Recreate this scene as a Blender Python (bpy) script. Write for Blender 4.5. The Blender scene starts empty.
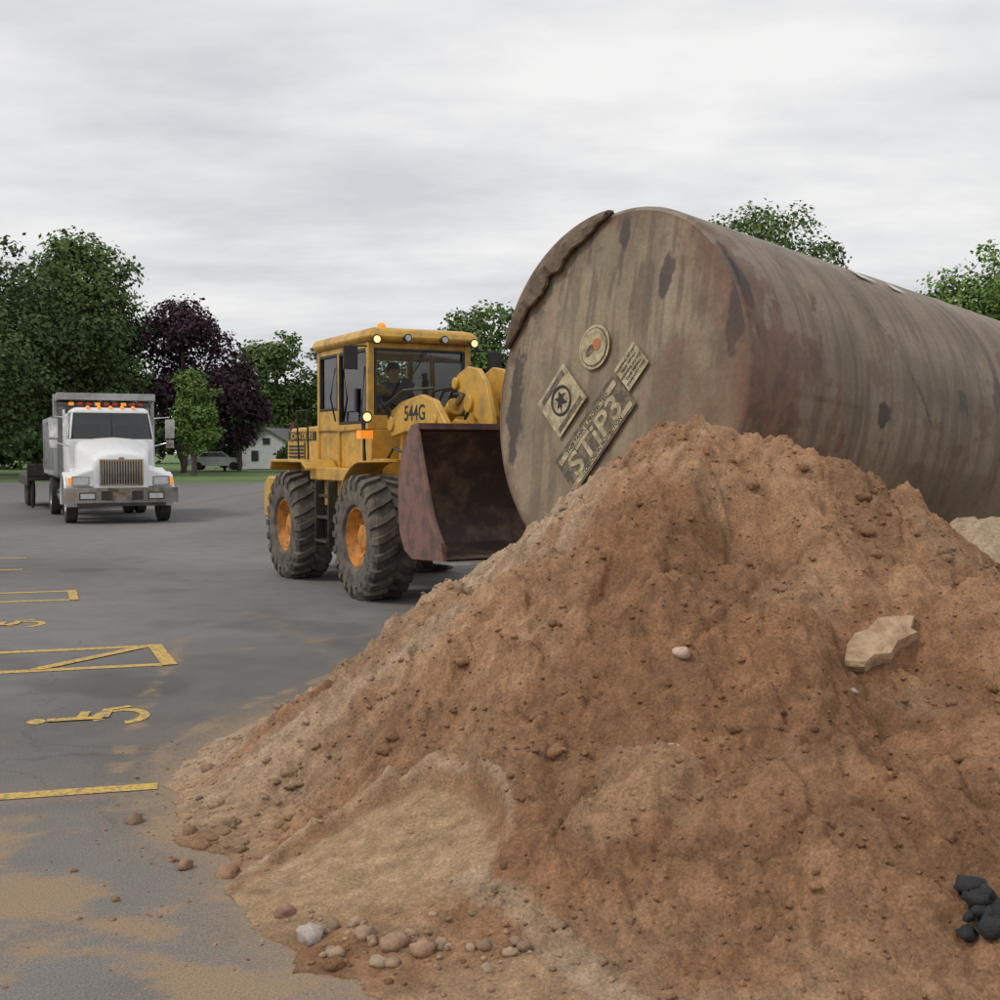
import bpy, bmesh, math, random
import numpy as np
from mathutils import Vector, Matrix, Euler
random.seed(3); RS=np.random.RandomState(5)
SC=bpy.context.scene
COL=SC.collection
# ------------------------------------------------------------------ noise
def _h(ix,iy,s):
    n=(ix.astype(np.int64)*374761393+iy.astype(np.int64)*668265263+s*1274126177)&0xffffffff
    n=((n^(n>>13))*1274126177)&0xffffffff
    n=(n^(n>>16))&0xffffffff
    return n/4294967295.0
def vn(x,y,s=0):
    x=np.asarray(x,float);y=np.asarray(y,float)
    ix=np.floor(x);iy=np.floor(y);fx=x-ix;fy=y-iy
    fx=fx*fx*fx*(fx*(fx*6-15)+10);fy=fy*fy*fy*(fy*(fy*6-15)+10)
    a=_h(ix,iy,s);b=_h(ix+1,iy,s);c=_h(ix,iy+1,s);d=_h(ix+1,iy+1,s)
    return (a*(1-fx)+b*fx)*(1-fy)+(c*(1-fx)+d*fx)*fy
def fbm(x,y,s=0,o=4,g=.5):
    t=0;a=1;n=0;x=np.asarray(x,float);y=np.asarray(y,float)
    for i in range(o):
        t=t+a*vn(x,y,s+i*17);n+=a;a*=g
        x,y=(x*1.6-y*1.2)+3.1,(x*1.2+y*1.6)+7.7
    return t/n
def ss(a,b,x):
    t=np.clip((x-a)/(b-a),0,1);return t*t*(3-2*t)
# ------------------------------------------------------------------ materials
def nm(name):
    m=bpy.data.materials.new(name);m.use_nodes=True
    nt=m.node_tree;b=nt.nodes['Principled BSDF'];return m,nt,b
def N(nt,t,**k):
    n=nt.nodes.new(t)
    for a,v in k.items(): setattr(n,a,v)
    return n
def noise(nt,scale,detail=4,rough=.55,vec=None):
    n=N(nt,'ShaderNodeTexNoise');n.inputs['Scale'].default_value=scale;n.inputs['Detail'].default_value=min(detail,4);n.inputs['Roughness'].default_value=rough
    if vec is not None: nt.links.new(vec,n.inputs['Vector'])
    return n.outputs['Fac']
def mrange(nt,s,a,b,c=0,d=1):
    m=N(nt,'ShaderNodeMapRange');nt.links.new(s,m.inputs[0])
    for i,v in zip((1,2,3,4),(a,b,c,d)): m.inputs[i].default_value=v
    return m.outputs[0]
def mix(nt,f,a,b,mode='MIX'):
    m=N(nt,'ShaderNodeMix',data_type='RGBA',blend_type=mode)
    for s,i in ((f,0),(a,6),(b,7)):
        if isinstance(s,(int,float)): m.inputs[i].default_value=s
        elif isinstance(s,tuple): m.inputs[i].default_value=(*s,1) if len(s)==3 else s
        else: nt.links.new(s,m.inputs[i])
    return m.outputs[2]
def bump(nt,b,h,st,dist=.02):
    n=N(nt,'ShaderNodeBump');n.inputs['Strength'].default_value=st;n.inputs['Distance'].default_value=dist
    nt.links.new(h,n.inputs['Height']);nt.links.new(n.outputs[0],b.inputs['Normal'])
def pmat(name,c1,c2=None,scale=3,rough=.5,metal=0,lo=.45,hi=.7,bst=0,bsc=40,bdist=.01):
    m,nt,b=nm(name);tc=N(nt,'ShaderNodeTexCoord').outputs['Object']
    b.inputs['Roughness'].default_value=rough;b.inputs['Metallic'].default_value=metal
    if c2 is None: c2=tuple(x*.75 for x in c1)
    n0=noise(nt,scale,5,.65,tc)
    f=mrange(nt,n0,lo,hi)
    nt.links.new(mix(nt,f,c1,c2),b.inputs['Base Color'])
    r=mrange(nt,n0,.3,.7,max(.03,rough-.1),min(1,rough+.15));nt.links.new(r,b.inputs['Roughness'])
    if bst: bump(nt,b,noise(nt,bsc,4,.6,tc),bst,bdist)
    return m
def emat(name,c,st):
    m,nt,b=nm(name);b.inputs['Base Color'].default_value=(*c,1);b.inputs['Emission Color'].default_value=(*c,1);b.inputs['Emission Strength'].default_value=st;return m
def attrmat(name,rough=.9,speck=.35,sc=60,bst=.6,bsc=45,bdist=.01,sc2=9):
    m,nt,b=nm(name);tc=N(nt,'ShaderNodeTexCoord').outputs['Object']
    a=N(nt,'ShaderNodeAttribute',attribute_name='Col').outputs['Color']
    n1=noise(nt,sc,4,.75,tc)
    f=mrange(nt,n1,.3,.7,1-speck,1+speck*.8)
    g=mrange(nt,noise(nt,sc2,4,.6,tc),.3,.7,1-speck*.5,1+speck*.4)
    v=N(nt,'ShaderNodeMath',operation='MULTIPLY');nt.links.new(f,v.inputs[0]);nt.links.new(g,v.inputs[1])
    vm=N(nt,'ShaderNodeVectorMath',operation='SCALE');nt.links.new(a,vm.inputs[0]);nt.links.new(v.outputs[0],vm.inputs['Scale'])
    nt.links.new(vm.outputs[0],b.inputs['Base Color']);b.inputs['Roughness'].default_value=rough
    b.inputs['Specular IOR Level'].default_value=.25 if rough>.8 else .5
    if bst: bump(nt,b,n1,bst,bdist)
    return m
YEL=pmat('loader_yellow_paint',(.60,.345,.048),(.31,.195,.075),4.5,.45,0,.45,.70,.05,20)
YEL2=pmat('wheel_orange_paint',(.64,.25,.03),(.26,.14,.055),8,.55,0,.44,.62)
BLK=pmat('black_plastic',(.02,.02,.02),(.04,.038,.035),6,.5)
DRK=pmat('dark_greasy_steel',(.035,.032,.03),(.09,.07,.05),5,.6,.2)
RUB=pmat('tyre_rubber',(.062,.056,.05),(.19,.16,.125),5,.9,0,.38,.66,.3,60)
RUBT=pmat('truck_tyre_rubber',(.03,.03,.03),(.07,.065,.06),5,.85,0,.4,.7)
CHR=pmat('chrome',(.75,.75,.76),(.5,.5,.5),3,.15,1)
ALU=pmat('dull_aluminium',(.42,.43,.43),(.27,.26,.24),2,.45,.55)
WHT=pmat('white_truck_paint',(.78,.79,.80),(.62,.61,.58),2,.28,0,.5,.8)
STEEL=pmat('bucket_steel',(.25,.125,.10),(.13,.085,.07),5,.5,.25,.42,.60,.25,25)
STEELIN=pmat('bucket_inner_steel',(.095,.068,.058),(.28,.18,.125),4,.55,.25,.45,.70,.3,20)
EDGE=pmat('worn_cutting_edge',(.34,.31,.28),(.20,.15,.12),7,.45,.5)
RED=pmat('red_lens',(.5,.03,.02),(.4,.02,.02),5,.3)
AMB=emat('amber_lens',(.95,.30,.03),.5)
LIT=emat('lit_headlamp',(1,.66,.30),1.1)
LENS=pmat('headlamp_glass',(.6,.62,.64),(.45,.46,.48),8,.1)
PEEL=pmat('tank_peeling_coating',(.11,.075,.052),(.25,.185,.125),5,.8,0,.4,.7,.6,20,.02)
LETB=pmat('black_lettering',(.015,.015,.014),(.03,.03,.028),8,.6)
def glass(name,tint=(.88,.91,.91),op=.35):
    m=bpy.data.materials.new(name);m.use_nodes=True;nt=m.node_tree;nt.nodes.clear()
    o=N(nt,'ShaderNodeOutputMaterial');tr=N(nt,'ShaderNodeBsdfTransparent');tr.inputs[0].default_value=(*tint,1)
    gl=N(nt,'ShaderNodeBsdfGlossy');gl.inputs[1].default_value=.04
    fr=N(nt,'ShaderNodeFresnel');fr.inputs[0].default_value=1.5
    ad=N(nt,'ShaderNodeMath',operation='ADD');nt.links.new(fr.outputs[0],ad.inputs[0]);ad.inputs[1].default_value=op*.1
    mx=N(nt,'ShaderNodeMixShader');nt.links.new(ad.outputs[0],mx.inputs[0]);nt.links.new(tr.outputs[0],mx.inputs[1]);nt.links.new(gl.outputs[0],mx.inputs[2]);nt.links.new(mx.outputs[0],o.inputs[0]);return m
GLS=glass('cab_glass')
GLD=glass('truck_glass',(.25,.28,.28),.6)
# ------------------------------------------------------------------ mesh builder
class B:
    def __init__(s): s.v=[];s.f=[];s.m=[]
    def add(s,vs,fs,m=0):
        o=len(s.v);s.v+= [tuple(v) for v in vs]
        for f in fs: s.f.append([i+o for i in f]);s.m.append(m)
    def box(s,x0,x1,y0,y1,z0,z1,m=0,rot=None):
        c=[(x,y,z) for x in (x0,x1) for y in (y0,y1) for z in (z0,z1)]
        if rot:
            ctr=Vector(((x0+x1)/2,(y0+y1)/2,(z0+z1)/2));R=Euler(rot).to_matrix()
            c=[tuple(R@(Vector(p)-ctr)+ctr) for p in c]
        s.add(c,[(0,1,3,2),(4,6,7,5),(0,4,5,1),(2,3,7,6),(0,2,6,4),(1,5,7,3)],m)
    def prism(s,p,y0,y1,m=0):
        n=len(p);vs=[(a,y0,b) for a,b in p]+[(a,y1,b) for a,b in p]
        fs=[list(range(n)),list(range(n,2*n))[::-1]]+[(i,(i+1)%n,n+(i+1)%n,n+i) for i in range(n)]
        s.add(vs,fs,m)
    def loft(s,secs,m=0,cap=True):
        n=len(secs[0]);vs=[p for q in secs for p in q];fs=[]
        for k in range(len(secs)-1):
            for i in range(n): fs.append((k*n+i,k*n+(i+1)%n,(k+1)*n+(i+1)%n,(k+1)*n+i))
        if cap: fs+= [list(range(n))[::-1],[(len(secs)-1)*n+i for i in range(n)]]
        s.add(vs,fs,m)
    def tube(s,path,r,n=10,m=0):
        path=[Vector(p) for p in path];secs=[]
        for i,p in enumerate(path):
            d=(path[min(i+1,len(path)-1)]-path[max(i-1,0)]).normalized()
            a=d.cross(Vector((0,0,1)));
            if a.length<.05:a=d.cross(Vector((0,1,0)))
            a.normalize();b=d.cross(a);rr=r[i] if isinstance(r,(list,tuple)) else r
            secs.append([tuple(p+a*math.cos(t)*rr+b*math.sin(t)*rr) for t in [2*math.pi*k/n for k in range(n)]])
        s.loft(secs,m)
    def lathe(s,prof,c,n=48,m=0):  # about y axis
        secs=[]
        for k in range(n):
            t=2*math.pi*k/n
            secs.append([(c[0]+r*math.cos(t),c[1]+y,c[2]+r*math.sin(t)) for r,y in prof])
        q=len(prof);vs=[p for z in secs for p in z];fs=[]
        for k in range(n):
            for i in range(q-1): fs.append((k*q+i,k*q+i+1,((k+1)%n)*q+i+1,((k+1)%n)*q+i))
        s.add(vs,fs,m)
    def sph(s,c,r,m=0,n=10,q=7):
        if not isinstance(r,(list,tuple)): r=(r,r,r)
        vs=[];fs=[]
        for j in range(q+1):
            for i in range(n):
                a=math.pi*j/q;t=2*math.pi*i/n
                vs.append((c[0]+r[0]*math.sin(a)*math.cos(t),c[1]+r[1]*math.sin(a)*math.sin(t),c[2]+r[2]*math.cos(a)))
        for j in range(q):
            for i in range(n): fs.append((j*n+i,j*n+(i+1)%n,(j+1)*n+(i+1)%n,(j+1)*n+i))
        s.add(vs,fs,m)
    def obj(s,name,mats,parent=None,bevel=0,smooth=True,recalc=True,ang=35):
        me=bpy.data.meshes.new(name);me.from_pydata(s.v,[],s.f)
        for m in mats: me.materials.append(m)
        me.polygons.foreach_set('material_index',s.m)
        bm=bmesh.new();bm.from_mesh(me)
        bmesh.ops.remove_doubles(bm,verts=bm.verts,dist=1e-5)
        if recalc: bmesh.ops.recalc_face_normals(bm,faces=bm.faces)
        bm.to_mesh(me);bm.free()
        o=bpy.data.objects.new(name,me);COL.objects.link(o)
        if smooth:
            me.polygons.foreach_set('use_smooth',[True]*len(me.polygons))
            me.set_sharp_from_angle(angle=math.radians(ang))
        if bevel:
            b=o.modifiers.new('bevel','BEVEL');b.width=bevel;b.segments=2;b.limit_method='ANGLE';b.angle_limit=math.radians(40);b.harden_normals=False
        if parent: o.parent=parent
        return o
def empty(name,loc=(0,0,0),rz=0):
    e=bpy.data.objects.new(name,None);e.location=loc;e.rotation_euler=(0,0,rz);e.empty_display_size=.3;COL.objects.link(e);return e
def gridmesh(name,V,nr,nc,mats,cols=None,wrap=False,smooth=True,parent=None):
    idx=np.arange(nr*nc).reshape(nr,nc)
    if wrap: idx=np.concatenate([idx,idx[:,:1]],1)
    F=np.stack([idx[:-1,:-1],idx[:-1,1:],idx[1:,1:],idx[1:,:-1]],-1).reshape(-1,4)
    return rawmesh(name,V,F,mats,cols,smooth,parent)
def rawmesh(name,V,F,mats,cols=None,smooth=True,parent=None):
    me=bpy.data.meshes.new(name);k=F.shape[1]
    me.vertices.add(len(V));me.vertices.foreach_set('co',np.asarray(V,np.float32).ravel())
    me.loops.add(F.size);me.loops.foreach_set('vertex_index',F.astype(np.int32).ravel())
    me.polygons.add(len(F));me.polygons.foreach_set('loop_start',np.arange(0,F.size,k,dtype=np.int32))
    me.update(calc_edges=True);me.validate()
    if smooth: me.polygons.foreach_set('use_smooth',np.ones(len(F),bool))
    if cols is not None:
        a=me.color_attributes.new('Col','FLOAT_COLOR','POINT')
        c=np.ones((len(V),4),np.float32);c[:,:cols.shape[1]]=cols;a.data.foreach_set('color',c.ravel())
    for m in mats: me.materials.append(m)
    o=bpy.data.objects.new(name,me);COL.objects.link(o)
    if parent:o.parent=parent
    return o
def text(name,body,size,M,mat,parent,sx=1,ext=.001):
    c=bpy.data.curves.new(name,'FONT');c.body=body;c.size=size;c.align_x='CENTER';c.align_y='CENTER';c.extrude=ext;c.offset=size*.018
    t=bpy.data.objects.new(name+'_c',c);COL.objects.link(t);bpy.context.view_layer.update()
    me=bpy.data.meshes.new_from_object(t);bpy.data.objects.remove(t)
    me.materials.clear();me.materials.append(mat)
    o=bpy.data.objects.new(name,me);COL.objects.link(o);o.parent=parent
    o.matrix_local=M@Matrix.Diagonal((sx,1,1,1));return o
# ------------------------------------------------------------------ pile height
def seg(x,y,a,b,h0,h1,sl,rnd=.10):
    ax,ay=a;bx,by=b;dx,dy=bx-ax,by-ay;L=dx*dx+dy*dy+1e-9
    t=np.clip(((x-ax)*dx+(y-ay)*dy)/L,0,1)
    d=np.sqrt((x-ax-t*dx)**2+(y-ay-t*dy)**2+rnd*rnd)-rnd
    return h0+(h1-h0)*t-sl*d
def smax(a,b,k=.15):
    h=np.clip(.5+.5*(a-b)/k,0,1);return b*(1-h)+a*h+k*h*(1-h)
def hraw(x,y,wob=1):
    wx=x+wob*.14*(fbm(x*1.3,y*1.3,3,3)-.5)*2;wy=y+wob*.14*(fbm(x*1.3,y*1.3,9,3)-.5)*2
    h=seg(wx,wy,(1.10,6.6),(1.92,6.35),1.90,1.64,.745)
    h=smax(h,seg(wx,wy,(1.85,6.2),(2.1,5.0),1.22,.80,.66),.2)
    h=smax(h,seg(wx,wy,(1.2,5.6),(1.35,4.6),1.10,.58,.62),.25)
    h=smax(h,seg(wx,wy,(.55,4.55),(2.3,4.2),.46,.56,.50),.3)
    h=smax(h,seg(wx,wy,(3.45,7.9),(3.9,8.0),1.42,1.3,.66),.05)
    h=smax(h,seg(wx,wy,(1.55,10.35),(2.3,10.9),.62,.45,.6),.1)
    h=smax(h,seg(wx,wy,(1.4,7.2),(1.6,9.8),1.1,.45,.7),.2)
    return h
def flare(h): return np.where(h<.2,.2*np.exp((h-.2)/.25),h)
ACX,ACY,AR=-.52,4.52,.54
def pile(x,y):
    x=np.asarray(x,float);y=np.asarray(y,float)
    hb=flare(hraw(x,y))-.036
    h=hb-.03*fbm(x*4,y*4,2,3)*(1-ss(.1,.3,hb))
    th=np.arctan2(y-6.5,x-1.3);r=np.hypot(x-1.3,y-6.5)
    h=h+.05*(fbm(th*5,r*.7,21,4)-.5)*ss(.2,1.0,r)*ss(0,.3,h)*2
    amp=ss(.0,.35,h)
    h=h+amp*(.24*(fbm(x*1.7,y*1.7,5,3)-.5)+.09*(fbm(x*5,y*5,6,4)-.5))
    rr=np.abs(fbm(x*3.2,y*3.2,77,3)-.5)*2
    h=h-amp*.035*(1-ss(0,.18,rr))
    tq=fbm(x*2.6,y*2.6,83,5,.55);up=.35+.65*ss(.5,1.2,h)
    h=h+amp*up*(.045*ss(.50,.56,tq)+.03*ss(.60,.64,tq))
    m=ss(.42,.62,fbm(x*1.1,y*1.1,31,3))
    fo=ss(-.02,.12,h)
    h=h+fo*((.25+.6*m)*(.055*(fbm(x*15,y*15,41,3)-.5)+.032*(fbm(x*34,y*34,43,3)-.5))+.011*(ss(.55,.8,vn(x*55,y*55,44)))+.010*(vn(x*90,y*90,45)-.5))
    cl=ss(.70,.82,vn(x*9+.3*vn(x*20,y*20,7),y*9,48))*ss(.45,.6,vn(x*2,y*2,49));h=h+fo*.03*cl*(.6+.8*vn(x*30,y*30,4))
    for cx,cy,rad,dep in ((1.22,5.95,.32,.17),(.05,6.35,.28,.09),(.55,5.6,.22,.05),(2.1,5.1,.25,.06),(1.55,4.75,.3,.05),(.35,6.1,.2,.07)):
        d=np.hypot((x-cx),(y-cy)*1.2);h=h-dep*(1-ss(rad*.5,rad,d+.08*(vn(x*7,y*7,8)-.5)))
    # smooth scraped bowl left by the bucket
    d=np.hypot(x-ACX,(y-ACY));dw=d+.012*(vn(x*5,y*5,12)-.5)
    ins=(1-ss(AR-.03,AR+.005,dw))*ss(.0,.05,hb)
    bowl=hb-.012-.045*ss(.15,AR,dw)*ss(ACY-.25,ACY+.25,y)
    h=h*(1-ins)+ins*(np.maximum(bowl,.010)+.006*vn(x*10,y*34,2)+.004*vn(x*60,y*60,2))
    h=h+.028*np.exp(-((dw-AR-.022)/.022)**2)*ss(4.35,4.6,y)*ss(.02,.1,hb)
    return h
GX0,GX1,GY0,GY1=-2.7,6.0,2.6,12.4
st=.0115
gy=np.concatenate([np.arange(GY0,3.2,.03),np.arange(3.2,7.0,st),np.arange(7.0,GY1,.05)]);gx=np.concatenate([np.arange(GX0,2.75,st),np.arange(2.75,GX1,.05)])
X,Y=np.meshgrid(gx,gy);H=pile(X,Y)
edge=np.minimum.reduce([X-GX0,GX1-X,Y-GY0,GY1-Y]);
Z=np.where(H<.003,-.05+np.clip(H,-.03,0),H)
Z=np.where(edge<.05,-.06,Z)
base=np.array([.405,.232,.128]);red=np.array([.315,.168,.088]);lt=np.array([.49,.365,.25]);tan=np.array([.45,.315,.195]);dk=np.array([.185,.100,.055])
n1=ss(.35,.65,fbm(X*1.2,Y*1.2,50,4))[...,None];C=base*(1-n1)+red*n1
n2=ss(.55,.68,fbm(X*2.4,Y*2.4,52,5))[...,None]*.4;C=C*(1-n2)+dk*n2
n3=ss(.58,.70,fbm(X*2.2,Y*2.2,57,5))[...,None]*.3;C=C*(1-n3)+tan*n3
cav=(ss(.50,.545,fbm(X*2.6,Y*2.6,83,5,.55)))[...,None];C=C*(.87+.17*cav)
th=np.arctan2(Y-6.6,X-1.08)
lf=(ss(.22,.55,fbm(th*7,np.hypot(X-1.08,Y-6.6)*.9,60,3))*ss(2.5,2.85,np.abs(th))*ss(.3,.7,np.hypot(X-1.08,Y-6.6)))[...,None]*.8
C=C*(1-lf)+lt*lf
toe=((1-ss(.02,.22,H))*ss(.3,.6,fbm(X*3,Y*3,61,4)))[...,None]*.5;C=C*(1-toe)+tan*.85*toe
d=np.hypot(X-ACX,Y-ACY);ins=((1-ss(AR-.04,AR,d+.012*(vn(X*5,Y*5,12)-.5)))*ss(4.0,4.4,Y))[...,None]*.85;bc=np.array([.43,.295,.17])*(.85+.3*fbm(X*6,Y*20,88,3))[...,None];C=C*(1-ins)+bc*ins
rim=(np.exp(-((d-AR+.035)/.025)**2)*ss(4.35,4.6,Y))[...,None]*.55;C=C*(1-rim)+dk*1.5*rim
rim=(np.exp(-((d-AR-.02)/.022)**2)*ss(4.3,4.6,Y))[...,None]*.6;C=C*(1-rim)+lt*rim
sd=np.abs((X+.02)*.85+(Y-4.2)*.52)+.05*(vn(X*6,Y*6,4)-.5);stk=((1-ss(.03,.07,sd))*(Y<4.35)*(Y>3.4))[...,None]*.6;C=C*(1-stk)+lt*.95*stk
rt=(ss(2.75,3.0,X+.15*vn(X*3,Y*3,3))*ss(6.6,7.0,Y))[...,None];C=C*(1-rt)+np.array([.45,.34,.23])*rt
fine=(.76+.48*fbm(X*22,Y*22,70,3))[...,None];C=C*fine
SOIL=attrmat('soil',.97,.42,75,1.0,38,.012,12)
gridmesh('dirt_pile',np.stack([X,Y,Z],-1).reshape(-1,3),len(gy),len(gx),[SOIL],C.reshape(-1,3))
C0=C
def pcol(x,y):
    return C0[min(len(gy)-1,int(np.searchsorted(gy,y))),min(len(gx)-1,int(np.searchsorted(gx,x)))]
ico=bmesh.new();bmesh.ops.create_icosphere(ico,subdivisions=2,radius=1);IV=np.array([v.co[:] for v in ico.verts]);IF=np.array([[v.index for v in f.verts] for f in ico.faces]);ico.free()
def clods(name,P,S,cols,mat,sq=.7,smooth=False,rg=1):
    Vs=[];Fs=[];Cs=[]
    for i,(p,s) in enumerate(zip(P,S)):
        n=vn(IV[:,0]*1.7*rg+i*3.1,IV[:,1]*1.7*rg+IV[:,2]*1.3+i,9)
        n2=vn(IV[:,2]*2.9*rg+i*1.1,IV[:,0]*2.3*rg-i,19)
        v=IV*(.5+.65*n+.5*n2)[:,None]*np.array([1,.7+.4*random.random(),sq])*s
        a=random.random()*6.28;c,q=math.cos(a),math.sin(a)
        v=np.stack([v[:,0]*c-v[:,1]*q,v[:,0]*q+v[:,1]*c,v[:,2]],-1)+p
        Vs.append(v);Fs.append(IF+len(IV)*i);Cs.append(np.repeat(cols[i][None],len(IV),0))
    return rawmesh(name,np.concatenate(Vs),np.concatenate(Fs),[mat],np.concatenate(Cs),smooth)
P=[];S=[];CC=[]
while len(P)<3000:
    x=RS.uniform(-2.6,2.9);y=RS.uniform(3.0,7.0);h=float(pile(x,y))
    hr=float(hraw(x,y))
    on=h>=.01
    if not on:
        if hr<-.7 or RS.rand()<.68+.3*min(1,-hr/.7): continue
        h=0
    dA=math.hypot(x-ACX,y-ACY)
    if dA<AR and RS.rand()<.96: continue
    s=.004+.0045*RS.rand()+.012*RS.rand()**7+(.013*RS.rand()**3 if on and hr<.10 and RS.rand()<.4 else 0)
    if not on: s*=.8
    P.append(np.array([x,y,h+s*.1]));S.append(s)
    CC.append(pcol(x,y)*(.78+.4*RS.rand()) if on else base*(.7+.3*RS.rand()))
for i in range(120):   # larger soil lumps
    k=RS.rand()
    if k<.35: x=-1.05+RS.normal()*.16;y=5.3+RS.normal()*.4
    else: x=RS.uniform(-1,2.6);y=RS.uniform(3.7,6.4)
    if math.hypot(x-ACX,y-ACY)<AR: continue
    h=float(pile(x,y));
    if h<.004:
        if RS.rand()<.7: continue
        h=0
    s=.014+.028*RS.rand()**2;P.append(np.array([x,y,h+s*.05]));S.append(s);CC.append(pcol(x,y)*.95 if h>0 else base*.8)
clods('soil_clods',P,S,CC,SOIL,.65,False,1.7)
ROCK=attrmat('field_stone',.9,.3,40,.6,30,.01)
P=[];S=[];CC=[]
for x,y,s,c in ((-.66,4.10,.056,(.42,.36,.32)),(-.78,4.30,.040,(.33,.20,.14)),(-.46,4.05,.036,(.36,.25,.17)),(-.36,3.98,.044,(.34,.22,.14)),(-.26,3.93,.042,(.36,.23,.15)),(-.55,3.95,.028,(.36,.25,.17)),(-.4,3.88,.03,(.36,.28,.2)),(-1.29,4.85,.042,(.33,.20,.13)),(-1.68,5.45,.045,(.24,.16,.11)),(-1.10,4.76,.045,(.32,.19,.12)),(-1.4,7.9,.05,(.25,.17,.12)),(-1.35,7.7,.04,(.25,.16,.11)),(-1.15,8.1,.045,(.25,.16,.11)),(.78,5.15,.04,(.56,.40,.32)),(.70,4.75,.036,(.52,.38,.27)),(-1.5,6.1,.035,(.3,.18,.12)),(2.25,5.2,.03,(.45,.38,.31)),(1.5,5.05,.02,(.45,.38,.31))):
    h=max(0,float(pile(x,y)));P.append(np.array([x,y,h+s*.18]));S.append(s);CC.append(np.array(c))
for i in range(70):
    a=RS.rand()**.7;x=-.85+.95*a+RS.normal()*.10;y=4.22-.42*a+RS.normal()*.08;h=max(0,float(pile(x,y)));s=.007+.020*RS.rand()**2.5
    P.append(np.array([x,y,h+s*.15]));S.append(s);CC.append(np.array([.36,.25,.165])*(.65+.6*RS.rand()))
clods('loose_rocks',P,S,CC,ROCK,.68,True,1.3)
b=B();hz=float(pile(1.69,5.28))
o=[(-.24,-.06),(-.17,.03),(-.10,.08),(-.02,.09),(.06,.13),(.14,.12),(.22,.07),(.16,.01),(.17,-.03),(.05,-.05),(-.02,-.10),(-.10,-.085),(-.16,-.11)]
b.loft([[(x*.92,y*.95,-.04) for x,y in o],[(x,y,.004*math.sin(x*30)) for x,y in o],[(x*.94,y*.92,.022+.006*math.sin(x*37)) for x,y in o],[(x*.5,y*.5,.026) for x,y in o]])
so=b.obj('broken_concrete_slab',[pmat('pale_concrete',(.50,.36,.22),(.32,.20,.12),14,.9,0,.36,.66,.9,30,.02)],None,0)
so.location=(1.69,5.28,hz+.03);so.rotation_euler=(math.radians(30),math.radians(-14),.25)
P=[];S=[];CC=[]
for i in range(34):
    x=1.53+RS.normal()*.035;y=3.68+RS.normal()*.05;h=float(pile(x,y));P.append(np.array([x,y,h+.01+.045*RS.rand()]));S.append(.012+.034*RS.rand());CC.append(np.array([.020,.020,.022]))
clods('asphalt_chunks',P,S,CC,attrmat('broken_asphalt',.7,.3,60,.8,40),.8,False,2.4)
# ------------------------------------------------------------------ ground
xs=np.concatenate([[-900,-400,-200,-120,-80,-50,-35,-25,-18],np.arange(-13,-3,.08),np.arange(-3,2,.035),np.arange(2,6,.1),[8,12,20,40,80,200,400,900]])
ys=np.concatenate([[-60,-20,-5,0],np.arange(2,9,.035),np.arange(9,19,.08),[20,25,30,40,60,80,120,200,400,1500]])
X,Y=np.meshgrid(xs,ys)
asp=np.array([.165,.157,.150]);big=fbm(X*.25,Y*.25,90,4)
C=asp*(.84+.34*ss(.3,.7,big))[...,None]
oil=(ss(.62,.75,fbm(X*.7,Y*.7,96,4))*.25)[...,None];C=C*(1-oil)
hr=np.where((np.abs(X)<9)&(Y<16),hraw(X,Y),-9)
dd=np.clip(-hr/.68,0,30)
du=np.exp(-dd/.40)*ss(.1,.45,fbm(X*3,Y*3,91,4)+.3*np.exp(-dd/.3))
rB=np.hypot((X+1.3)*.8,(Y-4.3)*.9)
du=np.maximum(du,.55*ss(.42,.64,fbm(X*2.2,Y*3.2,93,5,.6))*(1-ss(.9,2.1,rB))+.22*(1-ss(1.3,3.2,rB)))
def trail(pts,w,a):
    global du
    for (x0,y0),(x1,y1) in zip(pts[:-1],pts[1:]):
        dx,dy=x1-x0,y1-y0;t=np.clip(((X-x0)*dx+(Y-y0)*dy)/(dx*dx+dy*dy),0,1)
        dist=np.hypot(X-x0-t*dx,Y-y0-t*dy)+.14*(fbm(X*3,Y*3,6,3)-.5)
        du=np.maximum(du,a*(1-ss(w*.2,w,dist))*(.35+.65*ss(.3,.6,fbm(X*5,Y*5,97,3))))
trail([(-1.75,5.8),(-2.0,6.2),(-2.4,8.0),(-2.7,9.8),(-2.9,11)],.11,.62)
trail([(-1.5,5.9),(-1.8,6.3),(-1.94,6.85),(-1.83,7.34),(-1.64,8.2),(-1.2,9.2)],.11,.62)
trail([(-2.8,10.0),(-1.9,10.5),(-1.1,11.3)],.12,.5)
trail([(-2.2,6.4),(-3.2,7.2),(-4.6,7.9)],.09,.3)
trail([(-1.2,9.4),(-1.6,10.6),(-2.6,12.6)],.2,.35)
du=np.clip(du,0,1)[...,None]
ASP,nt,bs=nm('asphalt')
tc=N(nt,'ShaderNodeTexCoord').outputs['Object'];an=N(nt,'ShaderNodeAttribute',attribute_name='Col');at=an.outputs['Color']
nn=noise(nt,110,3,.8,tc)
f=mrange(nt,nn,.3,.7,.50,1.48);g=mrange(nt,noise(nt,2.2,4,.65,tc),.3,.7,.88,1.10)
v=N(nt,'ShaderNodeMath',operation='MULTIPLY');nt.links.new(f,v.inputs[0]);nt.links.new(g,v.inputs[1])
vo=N(nt,'ShaderNodeTexVoronoi',feature='DISTANCE_TO_EDGE');vo.inputs['Scale'].default_value=.22
wv=N(nt,'ShaderNodeVectorMath',operation='MULTIPLY_ADD');nz=N(nt,'ShaderNodeTexNoise');nz.inputs['Scale'].default_value=1.6;nz.inputs['Detail'].default_value=4;nt.links.new(tc,nz.inputs[0]);nt.links.new(nz.outputs['Color'],wv.inputs[0]);wv.inputs[1].default_value=(1.0,1.0,0);nt.links.new(tc,wv.inputs[2]);nt.links.new(wv.outputs[0],vo.inputs['Vector'])
ck=mrange(nt,vo.outputs['Distance'],.0,.002,.72,1)
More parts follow.
